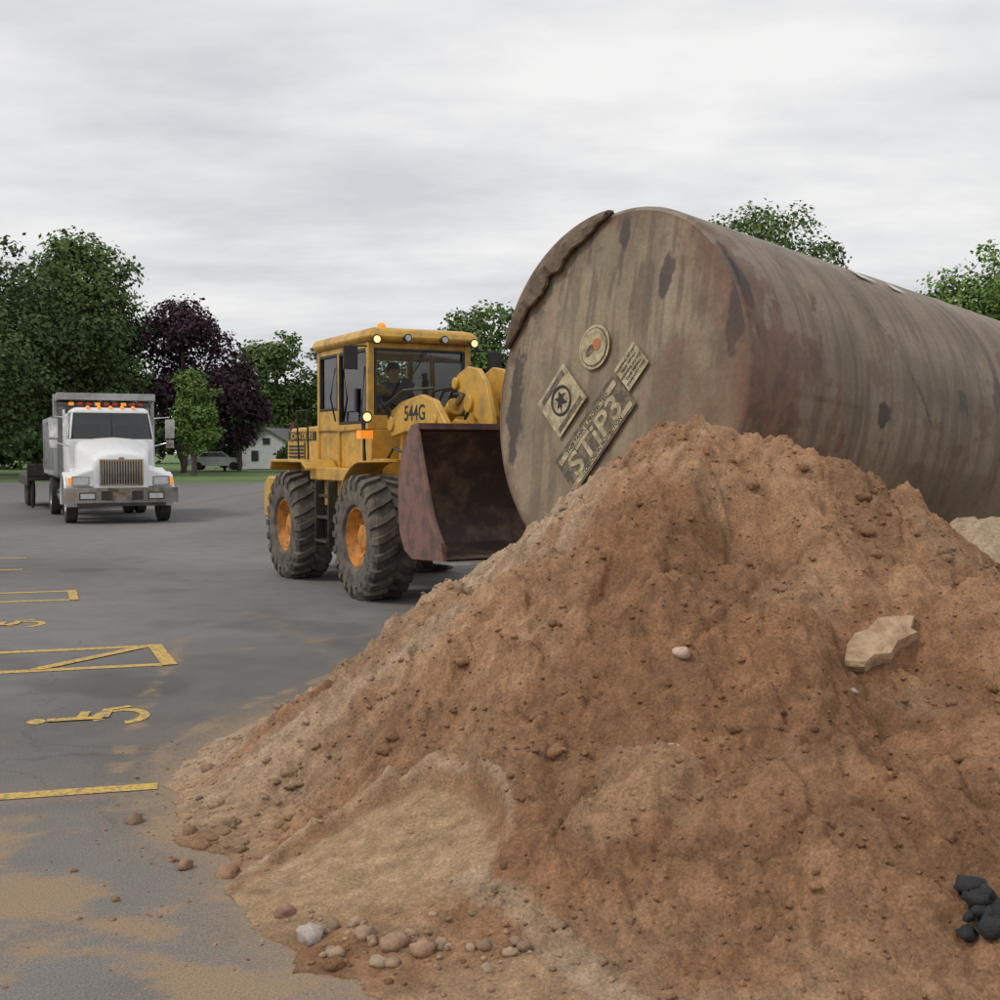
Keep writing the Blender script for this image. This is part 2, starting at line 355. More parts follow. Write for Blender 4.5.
v2=N(nt,'ShaderNodeMath',operation='MULTIPLY');nt.links.new(v.outputs[0],v2.inputs[0]);nt.links.new(ck,v2.inputs[1])
vm=N(nt,'ShaderNodeVectorMath',operation='SCALE');nt.links.new(at,vm.inputs[0]);nt.links.new(v2.outputs[0],vm.inputs['Scale'])
dn=noise(nt,26,4,.8,tc);dm=N(nt,'ShaderNodeMath',operation='MULTIPLY_ADD');nt.links.new(dn,dm.inputs[0]);dm.inputs[1].default_value=1.5;dm.inputs[2].default_value=-.75
ds=N(nt,'ShaderNodeMath',operation='ADD');nt.links.new(an.outputs['Alpha'],ds.inputs[0]);nt.links.new(dm.outputs[0],ds.inputs[1])
df0=mrange(nt,ds.outputs[0],.28,.85,0,.85)
df=N(nt,'ShaderNodeMath',operation='MULTIPLY_ADD');nt.links.new(an.outputs['Alpha'],df.inputs[0]);df.inputs[1].default_value=.40;df.use_clamp=True
am=N(nt,'ShaderNodeMath',operation='MULTIPLY');nt.links.new(df0,am.inputs[0]);nt.links.new(mrange(nt,an.outputs['Alpha'],.0,.25,0,1),am.inputs[1]);nt.links.new(am.outputs[0],df.inputs[2])
dc=mix(nt,mrange(nt,nn,.35,.65),(.22,.150,.092),(.38,.28,.185))
nt.links.new(mix(nt,df.outputs[0],vm.outputs[0],dc),bs.inputs['Base Color']);bs.inputs['Roughness'].default_value=.9
bs.inputs['Specular IOR Level'].default_value=.3
bump(nt,bs,nn,.6,.006)
gridmesh('parking_lot_ground',np.stack([X,Y,0*X],-1).reshape(-1,3),len(ys),len(xs),[ASP],np.concatenate([C,du],-1).reshape(-1,4))
PAINT,nt,bs=nm('worn_yellow_paint');tc=N(nt,'ShaderNodeTexCoord').outputs['Object']
w=mrange(nt,noise(nt,22,4,.8,tc),.46,.60);nt.links.new(mix(nt,w,(.62,.40,.075),(.25,.20,.13)),bs.inputs['Base Color']);bs.inputs['Roughness'].default_value=.85
b=B()
def strip(p,q,w,z=.004):
    p=Vector(p);q=Vector(q);d=(q-p).normalized();n=Vector((-d.y,d.x))*w/2
    k=[p-n,q-n,q+n,p+n];b.add([(a.x,a.y,z) for a in k],[(0,1,2,3)])
def stall(x,y,L=5): strip((x-.957*L,y-.29*L),(x,y),.12)
strip((-8,4.38),(-1.74,6.04),.115)
stall(-2.66,9.55,5.2);stall(-3.05,10.45,5.2)
strip((-2.63,9.50),(-3.05,10.52),.12,.008);strip((-3.62,9.30),(-3.12,10.36),.11,.008)
for k in range(1,4): strip((-3.62-1.15*k,9.30-.35*k),(-3.12-1.15*k,10.36-.35*k),.10,.008)
stall(-4.90,13.75,5);stall(-5.25,14.6,5);strip((-4.88,13.7),(-5.25,14.66),.1,.008)
stall(-6.9,17.3,5);stall(-7.6,19.2,5)
def symbol(cx,cy,s):
    def tr(p):
        x,y=-p[0]*s,-p[1]*s*1.35;return (cx+.957*x-.29*y, cy+.29*x+.957*y)
    n=26
    for i in range(n):
        a0=math.radians(100+i*290/n);a1=math.radians(100+(i+1)*290/n)
        k=[tr((-.22+r*math.cos(a),r*math.sin(a)*1.0)) for r,a in ((.20,a0),(.20,a1),(.31,a1),(.31,a0))]
        b.add([(x,y,.004) for x,y in k],[(0,1,2,3)])
    for p,q,w in (((.55,.02),(-.02,.03),.14),((-.03,.03),(-.08,-.30),.12),((.2,.02),(.16,-.24),.11),((-.1,-.28),(-.32,-.36),.10)):
        strip(tr(p),tr(q),w*s,.006+.002*w*10)
    k=[tr((.66+.10*math.cos(t),.02+.10*math.sin(t))) for t in [i*math.pi/5 for i in range(10)]]
    b.add([(x,y,.004) for x,y in k],[list(range(10))])
symbol(-2.56,7.62,.58);symbol(-4.8,11.75,.58)
b.obj('yellow_pavement_markings',[PAINT],None,0,False,False)
LAWN=pmat('lawn_grass',(.085,.15,.04),(.13,.19,.06),.25,.95,0,.35,.7,.6,6,.05)
xs=np.concatenate([np.linspace(-900,-60,12),np.linspace(-58,58,90),np.linspace(60,900,12)]);ys=np.concatenate([[0,.12,.4],np.linspace(3,40,10),[100,400,1400]])
X,Y=np.meshgrid(xs,ys);Yb=72+7*(fbm(X*.06,X*0,7,2)-.5)+X*.10*(np.abs(X)<200);Zl=np.where(Y<.05,-.02,.11)+.0*X+np.minimum(Y,60)*.004
gridmesh('lawn',np.stack([X,Y+Yb,Zl],-1).reshape(-1,3),len(ys),len(xs),[LAWN])
# ------------------------------------------------------------------ trees
def leafmat(name,c1,c2):
    m,nt,b=nm(name);at=N(nt,'ShaderNodeAttribute',attribute_name='Col').outputs['Color']
    sp=N(nt,'ShaderNodeSeparateColor');nt.links.new(at,sp.inputs[0])
    nt.links.new(mix(nt,sp.outputs[0],c1,c2),b.inputs['Base Color']);b.inputs['Roughness'].default_value=.8
    b.inputs['Specular IOR Level'].default_value=.15
    return m
LG=leafmat('leaves_green',(.055,.090,.032),(.15,.225,.07))
LD=leafmat('leaves_dark_green',(.038,.062,.027),(.100,.152,.054))
LL=leafmat('leaves_light_green',(.09,.155,.04),(.19,.29,.08))
LP=leafmat('leaves_purple',(.030,.020,.028),(.095,.052,.070))
BARK=pmat('bark',(.09,.07,.055),(.14,.11,.085),5,.9,0,.4,.6,.6,12)
def leaves(cent,rad,n,size,rs,squash=.8):
    k=len(cent);w=rad**2;w=w/w.sum();ch=rs.choice(k,n,p=w)
    d=rs.normal(size=(n,3));d/=np.linalg.norm(d,axis=1)[:,None];d[:,2]=np.where((d[:,2]<-.5),-d[:,2],d[:,2])
    r=rad[ch]*(.35+.72*rs.rand(n)**.6)
    p=cent[ch]+d*r[:,None]*np.array([1,1,squash])+rs.normal(size=(n,3))*size*.5
    nrm=d*.8+rs.normal(size=(n,3))*.5+np.array([0,0,.35]);nrm/=np.linalg.norm(nrm,axis=1)[:,None]
    a=np.cross(nrm,rs.normal(size=(n,3)));a/=np.linalg.norm(a,axis=1)[:,None];bb=np.cross(nrm,a)
    s=size*(.45+.9*rs.rand(n))[:,None]
    q=np.stack([p-a*s*.5,p-bb*s*.35+a*s*.05,p+a*s*.5,p+bb*s*.35],1).reshape(-1,3)
    clump_toplit=rs.rand(k)[ch]*.45+.35*rs.rand(n)+.2*ss(-.5,1,d[:,2])  # random clump and leaf tone; lobe tops painted lighter as if lit from above
    return q,np.repeat(clump_toplit,4)
def tree(name,x,y,Hh,W,mat,seed,n=9000,leaf=.34,trunk=.22,nl=30,shape='round',z0=.15):
    rs=np.random.RandomState(seed);e=empty(name,(x,y,z0))
    ch=Hh*(1-trunk*.7);cz=Hh*trunk*.7+ch*.5
    c=[];r=[]
    for i in range(nl):
        d=rs.normal(size=3);d/=np.linalg.norm(d);q=rs.rand()**.4*.74
        pz=cz+d[2]*ch*.5*q;px=d[0]*W*.5*q;py=d[1]*W*.5*q
        if shape=='cone':
            k=1-.75*np.clip((pz-cz)/(ch*.5)*.5+.5,0,1);px*=k*1.3;py*=k*1.3
        c.append((px,py,pz));r.append(W*(.13+.13*rs.rand())*(1 if shape!='cone' else .8))
    for i in range(14):
        a=rs.rand()*6.28;v=rs.rand()*1.3-.1
        k=.40
        c.append((math.cos(a)*W*k*math.cos(v),math.sin(a)*W*k*math.cos(v),cz+ch*.42*math.sin(v)));r.append(W*(.07+.05*rs.rand())*(1 if shape!='cone' else .5))
    c=np.array(c);r=np.array(r)
    q,cl=leaves(c,r,n,leaf,rs)
    F=np.arange(len(q)).reshape(-1,4);cols=np.stack([cl,cl,cl],-1)
    rawmesh('crown',q,F,[mat],cols,False,e)
    b=B();tr=max(.12,Hh*.022)
    b.tube([(0,0,-.2),(0.05,0,Hh*trunk),(.1,.05,cz),(0,0,cz+ch*.3)],[tr*1.3,tr,tr*.6,tr*.15],8)
    for i in range(9):
        k=rs.randint(nl);b.tube([(0,0,Hh*trunk*(.8+.3*rs.rand())),tuple(c[k]*np.array([.45,.45,.8])),tuple(c[k])],[tr*.5,tr*.3,tr*.06],6)
    b.obj('trunk',[BARK],e)
T=tree
T('deciduous_tree',-33.0,78,16.3,13,LD,1,20000,.34,.06)
T('deciduous_tree',-29.6,88,18.4,10.5,LG,2,18000,.36,.08)
T('deciduous_tree',-27.4,80,12.2,7.5,LD,3,12000,.32,.05)
T('deciduous_tree',-40,82,17,12,LD,31,7000,.4)
T('deciduous_tree',-30.5,71,9.2,9,LD,4,12000,.3,.03)
T('deciduous_tree',-34.5,92,17.5,9,LD,32,8000,.38,.05)
T('purple_leaf_tree',-23.2,88,12.6,9.4,LP,5,18000,.32,.05)
T('purple_leaf_tree',-20.0,92,9.0,4.6,LP,6,8000,.32,.05)
T('young_maple_tree',-19.9,78,7.2,4.8,LL,7,8000,.24,.12,22,'cone')
T('deciduous_tree',-21.2,114,13.8,8,LG,8,11000,.40,.06)
T('deciduous_tree',-16.8,120,13.5,8,LD,9,9000,.42,.06)
T('garden_shrub',-21.6,94,2.4,3.4,LD,10,2500,.25,.05)
T('garden_shrub',-15.4,90,2.2,2.6,LG,11,2500,.25,.05)
T('deciduous_tree',-12.2,105,11.6,8,LG,12,7000,.4,.1)
T('deciduous_tree',-6,110,12,9,LD,13,5000,.42,.1)
T('deciduous_tree',-1.2,92,13.8,9.6,LG,14,16000,.34,.08)
T('deciduous_tree',4.0,95,11.5,8,LG,15,4000,.4,.1)
T('locust_tree',13.3,62,15.4,9.2,LG,16,14000,.24,.22,36)
T('locust_tree',17.3,66,13.6,5.4,LG,17,6000,.24,.22,20)
T('deciduous_tree',25.4,62,13.0,8.6,LL,18,14000,.26,.2)
T('deciduous_tree',31,70,14,9,LG,19,5000,.35,.2)
T('deciduous_tree',10,90,11,9,LD,20,3000,.42,.1)
T('deciduous_tree',20,95,10,9,LD,21,3000,.42,.1)
rs=np.random.RandomState(77);k=190;cx=np.linspace(-130,110,k)+rs.normal(size=k)*1.5;cc=np.stack([cx,140+rs.rand(k)*14,1.2+rs.rand(k)*5.5],-1);rr=2.6+rs.rand(k)*1.8
k2=60;cx2=np.linspace(-75,-33,k2);cc2=np.stack([cx2,100+rs.rand(k2)*6,.8+rs.rand(k2)*2.2],-1);cc=np.concatenate([cc,cc2]);rr=np.concatenate([rr,1.6+rs.rand(k2)])
q,cl=leaves(cc,rr,80000,.8,rs,1.1)
rawmesh('distant_trees',q,np.arange(len(q)).reshape(-1,4),[LD],np.stack([cl]*3,-1),False)
# ------------------------------------------------------------------ house
SID=pmat('white_siding',(.72,.73,.74),(.62,.63,.64),2,.7);ROOF=pmat('grey_shingles',(.13,.125,.125),(.19,.18,.18),6,.9);WIN=pmat('dark_window',(.03,.035,.04),(.05,.055,.06),3,.15)
hs=empty('white_house',(-18.3,103,.3),math.radians(-14));hs.scale=(.8,.8,.8)
b=B();b.prism([(-3.2,0),(3.2,0),(3.2,2.3),(0,4.1),(-3.2,2.3)],-5,5,0);b.obj('walls',[SID],hs,0,False)
b=B()
for s in (-1,1): b.prism([(s*3.5,2.13),(0,4.12),(0,4.27),(s*3.55,2.27)],-5.3,5.3,0)
b.obj('roof',[ROOF],hs,0,False)
b=B()
for x,z0,z1 in ((-1.7,.8,1.9),(1.2,.8,1.9),(-.4,2.5,3.2)):
    b.box(x,x+.8,-5.04,-4.98,z0,z1,0);b.box(x-.08,x+.88,-5.02,-4.99,z0-.08,z1+.08,1)
b.obj('windows',[WIN,SID],hs,0,False)
b=B();b.box(.9,1.3,-1,-.5,3.2,4.9);b.obj('chimney',[pmat('brick',(.2,.08,.06),None,8,.9)],hs,0,False)
car=empty('parked_car',(-21.9,93,.32),math.radians(5))
b=B()
prof=[(-2.1,.35),(-2.15,.75),(-2.0,.95),(-1.4,1.0),(-.95,1.38),(.45,1.42),(1.05,1.0),(1.9,.85),(2.12,.65),(2.1,.3)]
b.loft([[(x,y,z if z<.9 else (z-(0.04 if abs(y)>.7 else 0))) for x,z in prof] for y in (-.85,-.7,.7,.85)])
b.obj('body',[WHT],car,.04)
b=B();
for s in (-.87,.87):b.prism([(-1.25,1.02),(-.9,1.32),(.4,1.35),(.85,1.02)],s-.02,s+.02)
b.obj('windows',[WIN],car)
b=B()
for x in (-1.35,1.35):
    for y in (-.8,.8): b.lathe([(0,-.1),(.32,-.1),(.33,.1),(0,.1)],(x,y,.3),16)
b.obj('wheels',[RUBT],car)
# ------------------------------------------------------------------ tank
R=1.525;LEN=6.5;Cc=Vector((.905,9.93,2.21));az=math.radians(53.5);pt=math.radians(7)
A=Vector((math.sin(az)*math.cos(pt),math.cos(az)*math.cos(pt),-math.sin(pt)));U=Vector((math.cos(az),-math.sin(az),0));Wv=U.cross(A)
TM=Matrix(((U.x,Wv.x,-A.x,Cc.x),(U.y,Wv.y,-A.y,Cc.y),(U.z,Wv.z,-A.z,Cc.z),(0,0,0,1)))
tank=empty('underground_storage_tank');tank.matrix_world=TM
TANK=attrmat('tank_coating',.55,.20,25,.25,14,.006,3)
cface=np.array([.295,.222,.140]);cside=np.array([.215,.155,.100]);rust=np.array([.120,.056,.032]);dark=np.array([.036,.025,.020]);dust=np.array([.33,.262,.185])
na=480
thv=np.linspace(0,2*math.pi,na,endpoint=False);rv=np.concatenate([np.linspace(0.001,R-.04,90)])
Rr,Th=np.meshgrid(rv,thv,indexing='ij');Xf=Rr*np.cos(Th);Yf=Rr*np.sin(Th)
dent=.035*(fbm(Xf*1.2,Yf*1.2,11,3)-.5)
Zf=.05*(1-(Rr/R)**2)+dent*(1-(Rr/R)**4)
def blob(x,y,cx,cy,a,b_,s,k=.5,fr=9):
    d=np.hypot((x-cx)/a,(y-cy)/b_)+k*(fbm(x*fr,y*fr*.6,s,5,.6)-.5)*2.6;return 1-ss(.75,1.05,d)
def mixc(C,f,c,a=1): f=(f*a)[...,None];return C*(1-f)+c*f
C=np.ones(Xf.shape+(3,))*cface
C=mixc(C,ss(.45,.7,fbm(Xf*1.5,Yf*1.5,12,5)),cface*.74);C=mixc(C,ss(.5,.7,fbm(Xf*5+3,Yf*1.3,14,5)),dust,.4)
C=mixc(C,ss(.50,.68,fbm(Xf*10,Yf*1.1,17,5)),cface*.48,.55)
C=mixc(C,ss(.58,.68,fbm(Xf*15,Yf*1.4,18,5))*ss(0,1.2,Yf+.3),dark*2,.55)
C=mixc(C,ss(.6,.75,fbm(Xf*7,Yf*7,15,4)),rust*1.6,.3)
C=mixc(C,blob(Xf,Yf,.03,1.33,.06,.17,21,.8),dark,.85);C=mixc(C,blob(Xf,Yf,.03,1.05,.02,.25,61,.5),dark*1.6,.6);C=mixc(C,blob(Xf,Yf,.58,.88,.075,.17,22,.9),dark,.85);C=mixc(C,blob(Xf,Yf,.58,.55,.02,.3,62,.5),dark*2,.4);C=mixc(C,blob(Xf,Yf,-1.26,-.1,.11,.58,23,.8),dark*1.5,.9)
C=mixc(C,ss(.60,.68,fbm(Xf*5,Yf*5,28,5,.6))*ss(.9,1.4,Rr),dark*2,.5)
ang=np.degrees(np.arctan2(Yf,Xf))
ed=ss(1.05,1.45,Rr+.6*(fbm(Xf*4,Yf*3,24,5,.6)-.5))*ss(-45,-5,ang)*(1-ss(45,75,ang));C=mixc(C,ed,rust*1.6,.6)
ed=ss(1.36,1.5,Rr+.25*(fbm(Xf*6,Yf*6,25,5,.6)-.5));C=mixc(C,ed,rust*1.2,.6)
C=mixc(C,blob(Xf,Yf,1.33,.55,.09,.40,26,.8),dark,.7)
C=mixc(C,blob(Xf,Yf,.75,.05,.25,.35,27,1.0),rust*1.8,.35)
gridmesh('end_plate',np.stack([Xf,Yf,Zf],-1).reshape(-1,3),len(rv),na,[TANK],C.reshape(-1,3),True,True,tank)
kn=[(R-.04,0.004),(R-.018,-.004),(R-.005,-.018),(R,-.04)];tv=np.concatenate([np.linspace(.045,3.4,200),np.linspace(3.43,LEN,70)])
rows=[(r,z) for r,z in kn]+[(R,-t) for t in tv]
rad=np.array([a for a,_ in rows])[:,None];zz=np.array([z for _,z in rows])[:,None];Th=thv[None,:]+0*rad
T_=-zz+0*Th;dg=np.degrees(Th);dg=np.where(dg>180,dg-360,dg)
rr_=rad+ .014*(fbm(T_*1.1,Th*2.5,33,3)-.5)*ss(.05,.4,T_)
for s in (1.8,3.6,5.4): rr_=rr_+.004*np.exp(-((T_-s)/.02)**2)
C=np.ones(T_.shape+(3,))*cside
ax_=T_;ay=np.where(Th>math.pi,Th-2*math.pi,Th)*R
C=mixc(C,ss(.4,.7,fbm(ax_*.8,ay*.8,34,5)),cside*.72);C=mixc(C,ss(.45,.75,fbm(ax_*.5,ay*4,35,4)),dust,.3)
C=mixc(C,ss(.5,.70,fbm(ax_*10,ay*.9,48,5)),cside*.5,.5)
C=mixc(C,ss(.60,.70,fbm(ax_*13,ay*.8,58,5)),dark*2.2,.45)
C=mixc(C,ss(45,85,dg+12*(fbm(ax_,ay,36,3)-.5))*(1-ss(110,140,dg)),np.array([.30,.255,.20]),.6)  # top of shell painted lighter grey, standing in for light from above
rs_=blob(ax_,ay,.30,-.15,.60,.80,37,1.1,6);C=mixc(C,rs_,rust*1.45,.75);C=mixc(C,rs_*ss(.5,.62,fbm(ax_*7,ay*4,51,5,.65)),dark*1.8,.5)
C=mixc(C,blob(ax_,ay,.08,.85,.18,.75,38,.9),rust*1.1,.65);C=mixc(C,blob(ax_,ay,.02,.8,.07,.45,39,.8),dark,.85)
C=mixc(C,blob(ax_,ay,1.60,-.02,.07,.09,40,.8),dark,.9)
C=mixc(C,ss(.66,.72,fbm(ax_*4,ay*3,46,5))*(1-ss(1.0,3.0,ax_)),rust,.5);C=mixc(C,ss(.70,.74,fbm(ax_*6,ay*5,47,4)),rust,.5)
ln=np.abs(ay-(.95-(ax_-1.6)*1.5)+.05*(vn(ax_*9,ax_*0,3)-.5))<(.009+.016*ss(1.9,2.15,ax_));ln=ln&(ax_>1.5)&(ax_<2.25);C=mixc(C,ln.astype(float),dark*1.3,.85)
C=mixc(C,blob(ax_,ay,2.7,.25,.07,.12,44,.9),dark*1.5,.8);C=mixc(C,blob(ax_,ay,3.3,.45,.12,.2,45,.9),rust*.6,.7)
gridmesh('shell',np.stack([rr_*np.cos(Th),rr_*np.sin(Th),zz+0*Th],-1).reshape(-1,3),len(rows),na,[TANK],C.reshape(-1,3),True,True,tank)
b=B();n=64;b.add([(R*math.cos(2*math.pi*i/n),R*math.sin(2*math.pi*i/n),-LEN) for i in range(n)],[list(range(n))]);b.obj('far_end',[PEEL],tank)
b=B();secs=[];n=90
for i in range(n+1):
    a=math.radians(97+i/n*66);f=max(0,math.sin(math.pi*i/n))**.7
    wd=.02+.17*f*(.55+.8*float(fbm(i*.16,1,5,4)));lift=.045*f
    pr=[(R+.012,-.30*f-.02),(R+.025+lift*.3,-.02),(R+.015+lift*.2,.04+lift),(R-wd*.5,.05+lift*1.2+.02*float(vn(i*.4,3,2))),(R-wd,.035+lift*.8+.02*float(vn(i*.5,1,2))),(R-wd,.02+lift*.7),(R-.005,.025)]
    secs.append([(r*math.cos(a),r*math.sin(a),z) for r,z in pr])
b.loft(secs);b.obj('peeling_rim_coating',[PEEL],tank)
LY=pmat('label_cream',(.52,.44,.26),(.27,.21,.13),11,.6,0,.40,.62);LK=pmat('label_dark',(.085,.068,.045),(.25,.19,.12),12,.6,0,.45,.66);LR=pmat('label_orange',(.50,.15,.05),(.36,.18,.08),9,.6)
def LM(u,v,deg,z): return Matrix.Translation((u,v,z))@Matrix.Rotation(math.radians(deg),4,'Z')
def plate(name,u,v,deg,w,h,z,mat):
    b=B();b.loft([[(-w/2,-h/2,0),(w/2,-h/2,0),(w/2,h/2,0),(-w/2,h/2,0)],[(-w/2,-h/2,.003),(w/2,-h/2,.003),(w/2,h/2,.003),(-w/2,h/2,.003)]])
    o=b.obj(name,[mat],tank,0,False);o.matrix_local=LM(u,v,deg,z);return o
ZB=.068
plate('label_square',-.53,-.08,49,.46,.47,ZB,LY)
plate('label_square_top_band',-.53-.13,-.08+.115,49,.36,.05,ZB+.004,LK)
plate('label_square_bottom_band',-.53+.135,-.08-.12,49,.38,.045,ZB+.004,LK)
b=B();n=32;vs=[]
for i in range(n):
    t=2*math.pi*i/n;vs+=[(.11*math.cos(t),.11*math.sin(t),0),(.13*math.cos(t),.13*math.sin(t)*1.1,0)]
b.add(vs,[(2*i,2*i+1,(2*i+3)%(2*n),(2*i+2)%(2*n)) for i in range(n)])
fig=[(-.07,-.09),(-.01,-.03),(.05,-.08),(.03,.00),(.085,.01),(.04,.04),(.03,.09),(-.005,.05),(-.05,.08),(-.035,.02),(-.085,-.02),(-.04,-.03)]
b.add([(0,0,0)]+[(x,y,0) for x,y in fig],[(0,i+1,(i+1)%len(fig)+1) for i in range(len(fig))])
o=b.obj('label_emblem',[LETB],tank,0,False);o.matrix_local=LM(-.53,-.08,49,ZB+.006)
plate('label_small',.31,.17,49,.30,.27,ZB,LY)
for k in range(5):
    text('label_small_text_%d'%k,random.choice(['WARNING DO NOT','TANK INSTALL','CAUTION: SEE','WARRANTY VOID']),.032,LM(.31-.09*math.sin(math.radians(49))+k*.045*math.sin(math.radians(49)),.17+.09*math.cos(math.radians(49))-k*.045*math.cos(math.radians(49)),49,ZB+.005),LETB,tank)
plate('label_large',-.06,-.37,49,.98,.40,ZB+.001,LK)
plate('label_large_band',-.06-.125*.755-.004,-.37+.125*.656,49,.90,.055,ZB+.005,LY)
plate('label_large_band_low',-.06+.155*.755,-.37-.155*.656,49,.92,.05,ZB+.005,LY)
text('label_large_text','STiP3',.30,LM(-.06+.02,-.37-.02,49,ZB+.006),LY,tank,1.12)
text('label_large_caption','THIS TANK IS PROTECTED',.055,LM(-.06-.125*.755-.004,-.37+.125*.656,49,ZB+.009),LETB,tank)
text('label_large_footer','CORROSION PROTECTION',.05,LM(-.06+.155*.755,-.37-.155*.656,49,ZB+.009),LETB,tank)
def disc(name,r,z,mat,u=-.17,v=.36,sq=1):
    b=B();n=40;b.add([(r*math.cos(2*math.pi*i/n),r*sq*math.sin(2*math.pi*i/n),0) for i in range(n)],[list(range(n))]);o=b.obj(name,[mat],tank,0,False,False);o.matrix_local=LM(u,v,49,z)
disc('round_label',.19,ZB,LY);disc('round_label_ring',.165,ZB+.004,LK);disc('round_label_inner',.155,ZB+.008,LY)
disc('round_label_spot',.05,ZB+.012,LR,-.13,.38);disc('round_label_spot_dark',.06,ZB+.012,LK,-.21,.33,.6)
b=B()
for t0,th0,w_,h_ in ((1.95,54,.22,10),(2.4,53,.17,6)):
    pts=[(t0,th0),(t0+w_,th0),(t0+w_*.2,th0+h_)]
    b.add([((R+.018)*math.cos(math.radians(a)),(R+.018)*math.sin(math.radians(a)),-t) for t,a in pts],[(0,1,2)])
b.obj('paper_patches',[pmat('white_paper',(.7,.7,.66),None,5,.8)],tank,0,False)
# ------------------------------------------------------------------ wheel helper
def wheel(name,parent,c,Rw,w,rimmat,lug=True,rr=.47,n=60):
    e=B();h=w/2;ri=Rw*rr
    e.lathe([(ri,-h*.72),(ri*1.12,-h*.95),(Rw*.78,-h*1.0),(Rw*.88,-h*.96),(Rw*.935,-h*.8),(Rw*.945,0),(Rw*.935,h*.8),(Rw*.88,h*.96),(Rw*.78,h*1.0),(ri*1.12,h*.95),(ri,h*.72)] if lug else [(ri,-h*.72),(ri*1.12,-h*.95),(Rw*.80,-h*1.0),(Rw*.93,-h*.96),(Rw*.99,-h*.8),(Rw,0),(Rw*.99,h*.8),(Rw*.93,h*.96),(Rw*.80,h*1.0),(ri*1.12,h*.95),(ri,h*.72)],c,n,0)
    if lug:
        nl=22
        for s in (-1,1):
            for i in range(nl):
                t=2*math.pi*(i+(0 if s<0 else .5))/nl;secs=[]
                for yy,ro,rin,dt in ((0.02,1.0,.92,.17),(.55,1.0,.92,.05),(.90,.985,.88,0),(1.05,.90,.80,-.01),(1.03,.80,.76,-.01)):
                    q=.066
                    a0=t+dt-q;a1=t+dt+q
                    secs.append([(c[0]+Rw*r*math.cos(a),c[1]+s*h*yy,c[2]+Rw*r*math.sin(a)) for r,a in ((rin,a0),(ro,a0+.014),(ro,a1-.014),(rin,a1))])
                e.loft(secs,0)
    for s in (-1,1):
        e.lathe([(ri*1.05,s*h*.80),(ri*.98,s*h*.82),(ri*.93,s*h*.6),(ri*.80,s*h*.30),(ri*.55,s*h*.22),(ri*.45,s*h*.30),(ri*.42,s*h*.55),(ri*.3,s*h*.62),(0.001,s*h*.62)],c,40,1)
        for i in range(10):
            t=2*math.pi*i/10;p=(c[0]+ri*.66*math.cos(t),c[1]+s*h*.26,c[2]+ri*.66*math.sin(t));e.tube([p,(p[0],p[1]+s*.04,p[2])],ri*.05,6,1)
    e.obj(name,[RUB if lug else RUBT,rimmat],parent,0,True,True,30)
# ------------------------------------------------------------------ loader
LO=empty('wheel_loader',(-.60,14.35,0),math.atan2(-.886,.465))
RW=.73
for nmx,x in (('front',0),('rear',-2.71)):
    for s in (-1,1): wheel('wheel_%s_%s'%(nmx,'right' if s<0 else 'left'),LO,(x,s*.97,RW-.015),RW,.53,YEL2)
b=B();b.tube([(0,-.95,RW),(0,.95,RW)],.16,14);b.tube([(-2.71,-.95,RW),(-2.71,.95,RW)],.16,14);b.box(-.3,.3,-.3,.3,.5,1.0);b.box(-2.95,-2.45,-.3,.3,.5,1.0);b.obj('axles',[DRK],LO,.02)
b=B()
b.prism([(-4.1,.85),(-4.15,1.0),(-4.1,1.9),(-3.9,2.04),(-2.76,2.06),(-2.76,.85)],-.70,.70)
b.prism([(-4.3,.75),(-4.3,1.25),(-4.12,1.35),(-3.6,1.35),(-3.6,.95),(-3.9,.75)],-1.0,1.0)
b.obj('engine_hood',[YEL],LO,.035)
b=B()
for k in range(8): b.box(-4.0,-3.35,-.712,-.70,1.42+k*.05,1.445+k*.05)
b.box(-4.02,-2.8,-.708,-.699,1.86,1.985);b.box(-3.3,-3.27,-.712,-.699,1.0,1.84)
b.obj('hood_louvres',[LETB],LO)
text('hood_lettering','JOHN DEERE',.13,Matrix.Translation((-3.4,-.712,1.92))@Matrix.Rotation(math.pi/2,4,'X'),YEL,LO,1.35)
b=B()
def arch(x,z,r,t,a0,a1,y0,y1,n=14):
    o=[(x+r*math.cos(math.radians(a0+(a1-a0)*i/n)),z+r*math.sin(math.radians(a0+(a1-a0)*i/n))) for i in range(n+1)]
    i_=[(x+(r-t)*math.cos(math.radians(a0+(a1-a0)*i/n)),z+(r-t)*math.sin(math.radians(a0+(a1-a0)*i/n))) for i in range(n,-1,-1)]
    vs=[(p[0],y0,p[1]) for p in o]+[(p[0],y0,p[1]) for p in i_[::-1]]+[(p[0],y1,p[1]) for p in o]+[(p[0],y1,p[1]) for p in i_[::-1]]
    m=n+1;fs=[]
    for k in range(n): fs+=[(k,k+1,m+k+1,m+k),(2*m+k,3*m+k,3*m+k+1,2*m+k+1),(k,2*m+k,2*m+k+1,k+1),(m+k,m+k+1,3*m+k+1,3*m+k)]
    fs+=[(0,m,3*m,2*m),(n,2*m+n,3*m+n,m+n)];b.add(vs,fs)
for s in (-1,1):
    y0,y1=sorted((s*.70,s*1.14))
    b.prism([(-3.55,1.46),(-3.50,1.60),(-2.15,1.60),(-1.95,1.50),(-1.95,1.46),(-2.18,1.56),(-3.47,1.56),(-3.51,1.44)],y0,y1)
    b.prism([(-3.45,1.57),(-2.2,1.57),(-2.3,1.35),(-2.6,1.50),(-2.9,1.50),(-3.3,1.35)],s*.72-.015,s*.72+.015)
    arch(0,RW,.87,.025,85,150,y0,y1)
b.box(-2.2,-.78,-1.0,1.0,1.34,1.50);b.box(-2.75,-.86,-.66,.66,1.5,1.98)
b.prism([(-2.15,1.0),(-1.1,1.0),(-.85,1.335),(-2.3,1.335)],-.86,.86)
b.obj('platform_and_fenders',[YEL],LO,.012)
b=B()
